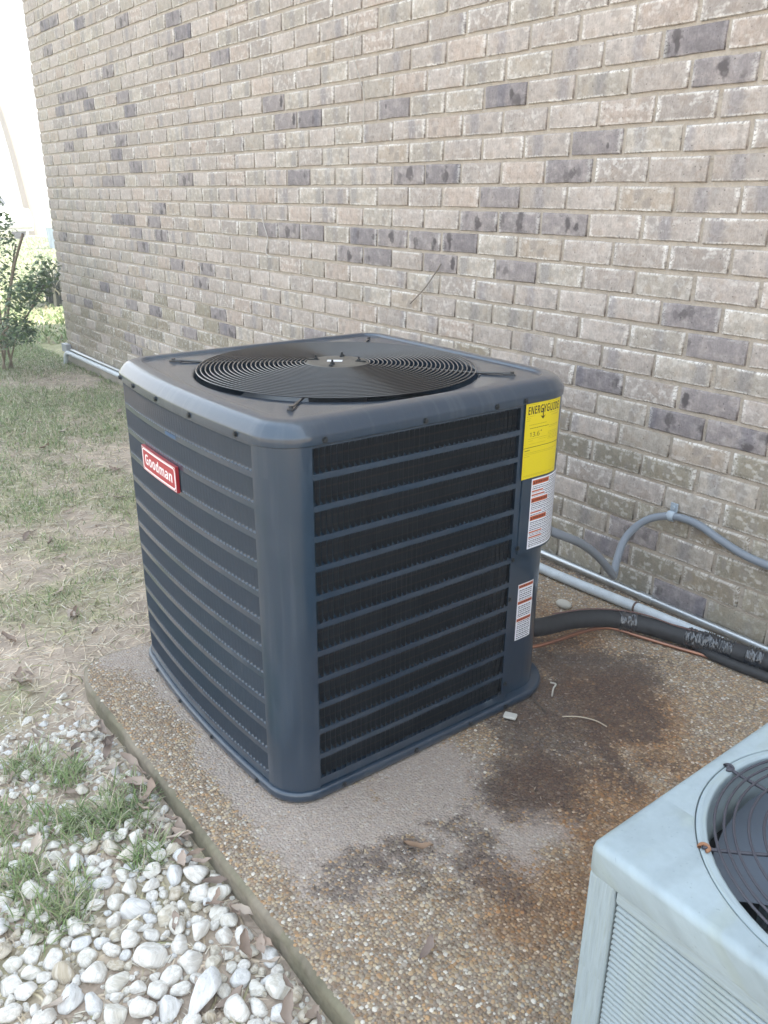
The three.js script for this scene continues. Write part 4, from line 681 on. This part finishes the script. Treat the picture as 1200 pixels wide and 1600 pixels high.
  for (let t = 0; t < 70; t++) { const x = -2.6 + R() * 2.0, z = PADF + 0.015 + R() * 0.55; leaf(x, z, 0.022 + 0.045 * R(), gy(x, z) + 0.008 + 0.014 * R()); }
  for (let t = 0; t < 40; t++) { const x = -1.95 + R() * 1.4, z = PADF + 0.012 + R() * 0.05; leaf(x, z, 0.03 + 0.04 * R(), gy(x, z) + 0.02 + 0.012 * R()); }
  for (let t = 0; t < 120; t++) { const x = -6 + R() * 4.2, z = 0.1 + R() * 2; if (!onPad(x, z)) leaf(x, z, 0.03 + 0.045 * R(), gy(x, z) + 0.01); }
  scatter('leaf_litter', 'curled brown dead leaves lying among stones and straw', 'leaves', lg, leafM(), litter);
  // crumbs of leaf mould and grit on the pad
  const crumbs = []; for (let t = 0; t < 5200; t++) { const x = -2.1 + R() * 1.75, z = 0.08 + R() * 1.58, st = padState(x, z); if (R() > 0.06 + st[1] * 0.95) continue; if (x < -1.27 && x > -2.08 && z > 0.68 && z < 1.49) continue; const d = st[1] > 0.3 && R() < 0.75; crumbs.push({ x, y: 0.003, z, rx: (R() - 0.5) * 0.4, ry: R() * 6.283, rz: (R() - 0.5) * 0.6, sx: 0.005 + 0.007 * R(), sy: 0.005, sz: 0.005 + 0.010 * R(), c: ((k) => (d ? [0.075, 0.055, 0.045] : [0.24, 0.19, 0.15]).map(v => v * k))(0.7 + 0.8 * R()) }); }
  scatter('pad_debris', 'dark crumbs of leaf mould scattered on the pad', 'debris', lg, leafM(), crumbs);
  // single things on the pad
  const one = (name, label, cat, x, z, s, c, ry, y = 0.010) => { const m = mesh(numbered(name), lg, std(lin(...c), { roughness: 0.8 }), scene); m.position.set(x, y, z); m.rotation.y = ry; m.scale.set(s * 0.9, s * 0.9, s); return tag(m, label, cat); };
  one('dead_leaf', 'tan dead leaf lying alone on the grey cement patch', 'leaf', -1.00, 1.35, 0.062, [0.26, 0.17, 0.11], -0.75);
  one('dead_leaf', 'dull grey brown leaf on the aggregate near the pad front', 'leaf', -0.80, 1.50, 0.06, [0.25, 0.19, 0.16], 0.5);
  const chipG = rbox(0.034, 0.008, 0.024, 0.003), chip = mesh('concrete_chip', chipG, std(lin(0.55, 0.54, 0.50), { roughness: 0.9 }), scene); chip.position.set(-1.203, 0.009, 0.861); chip.rotation.y = 0.5; tag(chip, 'small flat white concrete chip at the edge of the dark stain', 'chip');
  const ws = mesh('loose_stone', new THREE.DodecahedronGeometry(0.024, 1).scale(1.2, 0.6, 0.9), std(lin(0.55, 0.52, 0.46), { roughness: 0.9 }), scene); ws.position.set(-1.531, 0.010, 0.262); tag(ws, 'pale loose stone on the pad behind the insulated line', 'stone');
  const tw = (label, pts, r, c) => { const m = mesh(numbered('twig'), tube(pts, r, 16, 6), std(lin(...c), { roughness: 0.85 }), scene); return tag(m, label, 'twig'); };
  tw('short pale root scrap beside the dark unit base', [[-1.245, 0.008, 0.655], [-1.228, 0.010, 0.652], [-1.222, 0.007, 0.668], [-1.20, 0.006, 0.70]], 0.0026, [0.5, 0.47, 0.42]);
  tw('thin straw coloured stem lying across the dark stain', [[-1.12, 0.006, 0.75], [-1.09, 0.009, 0.72], [-1.05, 0.010, 0.70], [-1.02, 0.007, 0.695]], 0.0017, [0.5, 0.43, 0.33]);
  tw('dark twig lying from the dark unit base onto the stain', [[-1.27, 0.006, 0.70], [-1.22, 0.008, 0.75], [-1.16, 0.006, 0.77]], 0.0022, [0.10, 0.08, 0.065]);
  // dead vine strands still clinging to the bricks
  const vine = (label, pts, r, c) => { const m = mesh(numbered('vine_strand'), tube(pts, r, 20, 5), std(lin(...c), { roughness: 0.9 }), scene); return tag(m, label, 'vine'); };
  vine('pale tangle of dead vine on the wall above the grille', [[-3.86, 1.21, 0.006], [-3.83, 1.14, 0.012], [-3.80, 1.06, 0.008], [-3.82, 1.0, 0.012], [-3.76, 0.98, 0.006]], 0.0022, [0.55, 0.53, 0.50]);
  vine('dark bent vine stem on the wall just above the cap', [[-2.66, 0.86, 0.010], [-2.56, 0.93, 0.02], [-2.50, 1.0, 0.012], [-2.48, 1.03, 0.006]], 0.0025, [0.22, 0.19, 0.16]);
  vine('long thin hanging vine thread high on the wall', [[-3.02, 1.95, 0.005], [-3.05, 1.82, 0.01], [-2.98, 1.66, 0.008], [-2.99, 1.55, 0.005]], 0.0014, [0.5, 0.48, 0.44]);
}

// ------------------------------------------------------------------ plants and things beyond the house corner
function leafCloud(clumps, count, size, cols, seed, spread = 1) {
  const R = rng(seed), pos = [], idx = [], col = [], v = new THREE.Vector3(), q = new THREE.Quaternion(), e = new THREE.Euler();
  for (let k = 0; k < count; k++) {
    const c = clumps[Math.floor(R() * clumps.length)], r = c[3] * Math.pow(R(), 0.45) * spread, th = R() * 6.283, ph = Math.acos(2 * R() - 1), s = size * (0.6 + 0.8 * R());
    const o = [c[0] + r * Math.sin(ph) * Math.cos(th), c[1] + r * Math.cos(ph) * 0.85, c[2] + r * Math.sin(ph) * Math.sin(th)];
    e.set((R() - 0.5) * 2.2, R() * 6.283, (R() - 0.5) * 1.6); q.setFromEuler(e); const b = pos.length / 3, cc = cols[Math.floor(R() * cols.length)], kk = 0.75 + 0.5 * R();
    for (const p of [[0, 0, -0.5], [0.27, 0.06, -0.05], [0.22, 0.05, 0.2], [0, 0, 0.5], [-0.22, 0.05, 0.2], [-0.27, 0.06, -0.05]]) { v.set(...p).multiplyScalar(s).applyQuaternion(q); pos.push(o[0] + v.x, o[1] + v.y, o[2] + v.z); col.push(...cc.map(x => x * kk)); }
    idx.push(b, b + 1, b + 5, b + 1, b + 2, b + 4, b + 1, b + 4, b + 5, b + 2, b + 3, b + 4);
  }
  return geoFrom(pos, idx, pos.slice(0, pos.length / 3 * 2), col);
}
const leafMat = new THREE.MeshPhysicalMaterial({ color: 0xffffff, vertexColors: true, roughness: 0.6, transmission: 0.35, thickness: 0 });
const bark = std(lin(0.24, 0.19, 0.14), { roughness: 0.9 });
{
  const sh = thing('leafy_shrub', 'multi stemmed green shrub with small leaves beside the house corner', 'shrub');
  const bx = -7.22, bz = 0.55, by = gy(-7.22, 0.55), R = rng(31), clumps = [];
  const stems = [[[-7.0, 0.4, 0.52], [-6.72, 0.75, 0.50], [-6.50, 1.0, 0.46]], [[-7.1, 0.35, 0.56], [-6.9, 0.8, 0.58], [-6.85, 1.1, 0.62], [-6.9, 1.5, 0.66]], [[-6.95, 0.25, 0.48], [-6.65, 0.45, 0.44], [-6.35, 0.66, 0.40]], [[-7.3, 0.4, 0.62], [-7.4, 0.8, 0.7], [-7.5, 1.2, 0.75]], [[-7.05, 0.15, 0.6], [-6.85, 0.26, 0.62], [-6.65, 0.33, 0.62]], [[-7.25, 0.3, 0.5], [-7.2, 0.6, 0.42], [-7.1, 0.9, 0.36]]];
  stems.forEach((s, k) => mesh('stem', tube([[bx + (R() - 0.5) * 0.1, by - 0.02, bz + (R() - 0.5) * 0.1], ...s], k < 2 ? 0.010 : 0.007, 26, 7), bark, sh));
  for (const c of [[-6.40, 0.63, 0.46, .15], [-6.22, 0.76, 0.42, .13], [-6.62, 0.56, 0.48, .16], [-6.3, 0.64, 0.5, .12], [-6.76, 0.52, 0.5, .12], [-6.88, 0.90, 0.55, .17], [-6.82, 1.04, 0.55, .15], [-7.05, 0.66, 0.5, .14], [-6.74, 0.35, 0.55, .13], [-6.6, 0.29, 0.52, .11], [-6.9, 0.22, 0.58, .12], [-7.2, 0.2, 0.55, .15], [-7.4, 0.7, 0.68, .25], [-7.45, 1.1, 0.7, .3], [-7.1, 1.2, 0.6, .2], [-6.95, 1.5, 0.66, .2]]) clumps.push(c);
  mesh('leaves', leafCloud(clumps, 3600, 0.038, [[0.08, 0.135, 0.045], [0.12, 0.19, 0.06], [0.17, 0.23, 0.08], [0.10, 0.16, 0.08]], 77), leafMat, sh).userData.kind = 'stuff';

  const ds = thing('dark_shrub', 'low dark clump of arching strap leaves beyond the house corner', 'shrub');
  ds.position.set(-11.2, -0.09, -1.25); { const pos = [], idx = [], col = [], RR = rng(91); for (let k = 0; k < 420; k++) { const a = RR() * 6.283, len = 0.35 + 0.4 * RR(), lean = 0.2 + 0.9 * RR(), b = pos.length / 3, x0 = (RR() - 0.5) * 0.4, z0 = (RR() - 0.5) * 0.4, w = 0.010 + 0.012 * RR(), cc = RR() < 0.14 ? [0.62, 0.6, 0.52] : mix3([0.03, 0.045, 0.02], [0.07, 0.075, 0.04], RR()); for (let i = 0; i <= 4; i++) { const t = i / 4, out = len * lean * t * t * 0.9, y = len * (t - 0.45 * lean * t * t); for (const s of [-1, 1]) { pos.push(x0 + out * Math.cos(a) - s * w * (1 - t * 0.8) * Math.sin(a), y, z0 + out * Math.sin(a) + s * w * (1 - t * 0.8) * Math.cos(a)); col.push(...cc); } } for (let i = 0; i < 4; i++) { const q = b + i * 2; idx.push(q, q + 1, q + 3, q, q + 3, q + 2); } } mesh('leaves', geoFrom(pos, idx, pos.slice(0, pos.length / 3 * 2), col), leafMat, ds).userData.kind = 'stuff'; }

  // leaning tree across the lawn: the crown rises out of the frame
  const tr = thing('leaning_tree', 'leaning bare trunked tree across the sunlit lawn', 'tree');
  const tx = -30.2, tz = -6.4, trunk = new THREE.CatmullRomCurve3([[0, -0.3, 0], [-0.07, 1.2, 0.12], [-0.22, 2.8, 0.28], [-0.5, 5.0, 0.6], [-0.8, 8, 1.0], [-1.1, 12, 1.4]].map(p => new THREE.Vector3(...p)));
  const tb = new THREE.TubeGeometry(trunk, 40, 0.14, 10); { const p = tb.attributes.position, q = new THREE.Vector3(), c = new THREE.Vector3(); for (let i = 0; i < p.count; i++) { const t = Math.floor(i / 11) / 40; trunk.getPointAt(t, c); q.fromBufferAttribute(p, i).sub(c).multiplyScalar(1.15 - 0.7 * t).add(c); p.setXYZ(i, q.x, q.y, q.z); } tb.computeVertexNormals(); }
  tr.position.set(tx, 0, tz); mesh('trunk', tb, bark, tr);
  const limbs = [], lcl = []; const RL = rng(19); for (let k = 0; k < 9; k++) { const t = 0.80 + 0.2 * k / 9, p = trunk.getPointAt(t), a = k * 2.4, l = 1.2 + RL() * 1.2, e = [p.x + l * Math.cos(a), p.y + 0.5 + RL(), p.z + l * Math.sin(a)]; limbs.push(tube([[p.x, p.y, p.z], [lerp(p.x, e[0], 0.5), p.y + 0.2, lerp(p.z, e[2], 0.5)], e], 0.04, 10, 6)); lcl.push([...e, 0.8], [lerp(p.x, e[0], 0.6), e[1] + 0.3, lerp(p.z, e[2], 0.6), 0.6]); }
  mesh('limbs', merge(limbs), bark, tr);
  mesh('crown', leafCloud(lcl, 5200, 0.13, [[0.06, 0.11, 0.035], [0.09, 0.15, 0.05], [0.12, 0.17, 0.06]], 83), leafMat, tr);

  // car parked across the lawn, seen nearly end on
  const car = thing('parked_car', 'white car parked across the lawn behind the leafy shrub', 'car');
  car.position.set(-29.5, gy(-29.5, -5.0) , -4.35); car.rotation.y = 0.18;
  const wm = new THREE.MeshPhysicalMaterial({ color: lin(0.72, 0.72, 0.72), roughness: 0.3, clearcoat: 1 }), gl = std(lin(0.03, 0.035, 0.04), { roughness: 0.1 }), ty = std(lin(0.02, 0.02, 0.02), { roughness: 0.9 });
  const prof = (pts, d, bev) => { const s = new THREE.Shape(pts.map(p => new THREE.Vector2(...p))); return new THREE.ExtrudeGeometry(s, { depth: d - 2 * bev, bevelEnabled: true, bevelThickness: bev, bevelSize: bev, bevelSegments: 3 }).translate(0, 0, -(d - 2 * bev) / 2); };
  mesh('body', prof([[2.2, 0.30], [2.25, 0.55], [2.1, 0.82], [1.2, 0.92], [-1.7, 0.95], [-2.15, 0.9], [-2.2, 0.35]], 1.76, 0.06), wm, car);
  mesh('cabin', prof([[1.15, 0.92], [0.45, 1.36], [-0.9, 1.40], [-1.75, 0.95]], 1.48, 0.08), wm, car);
  mesh('windscreen', new THREE.PlaneGeometry(1.3, 0.62).rotateX(-0.98).rotateY(Math.PI / 2).translate(0.90, 1.18, 0), gl, car);
  for (const [x, z] of [[1.4, 0.78], [1.4, -0.78], [-1.35, 0.78], [-1.35, -0.78]]) { const w = mesh('wheel', new THREE.CylinderGeometry(0.32, 0.32, 0.21, 24).rotateX(Math.PI / 2).translate(x, 0.32, z), ty, car); mesh('rim', new THREE.CylinderGeometry(0.2, 0.2, 0.012, 20).rotateX(Math.PI / 2).translate(x, 0.32, z + Math.sign(z) * 0.112), std(lin(0.5, 0.5, 0.5), { metalness: 0.8, roughness: 0.3 }), w); }
  for (const z of [0.62, -0.62]) mesh('headlight', rbox(0.06, 0.13, 0.34, 0.02, 2.26, 0.68, z), std(lin(0.6, 0.62, 0.65), { roughness: 0.15 }), car);
  mesh('bumper', rbox(0.12, 0.2, 1.7, 0.05, 2.27, 0.42, 0), std(lin(0.4, 0.4, 0.4), { roughness: 0.5 }), car);

  const bin = thing('storage_bin', 'pale blue plastic bin standing on the far lawn near the house corner', 'bin');
  bin.position.set(-22.6, gy(-22.6, -4.75), -4.75);
  const bm = std(lin(0.38, 0.5, 0.66), { roughness: 0.5 });
  mesh('body', new THREE.CylinderGeometry(0.27, 0.21, 0.5, 4, 1).rotateY(0.785).translate(0, 0.26, 0), bm, bin);
  mesh('lid', rbox(0.44, 0.05, 0.44, 0.02, 0, 0.535, 0), std(lin(0.7, 0.72, 0.75), { roughness: 0.5 }), bin);
  for (const s of [-1, 1]) mesh('handle', tube([[s * 0.20, 0.40, -0.06], [s * 0.245, 0.43, 0], [s * 0.20, 0.40, 0.06]], 0.012, 10, 6), bm, bin);
}

// pale fog added to imitate lens glare washing out the distance
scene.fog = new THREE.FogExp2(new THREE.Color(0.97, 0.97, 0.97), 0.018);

renderer.render(scene, camera);
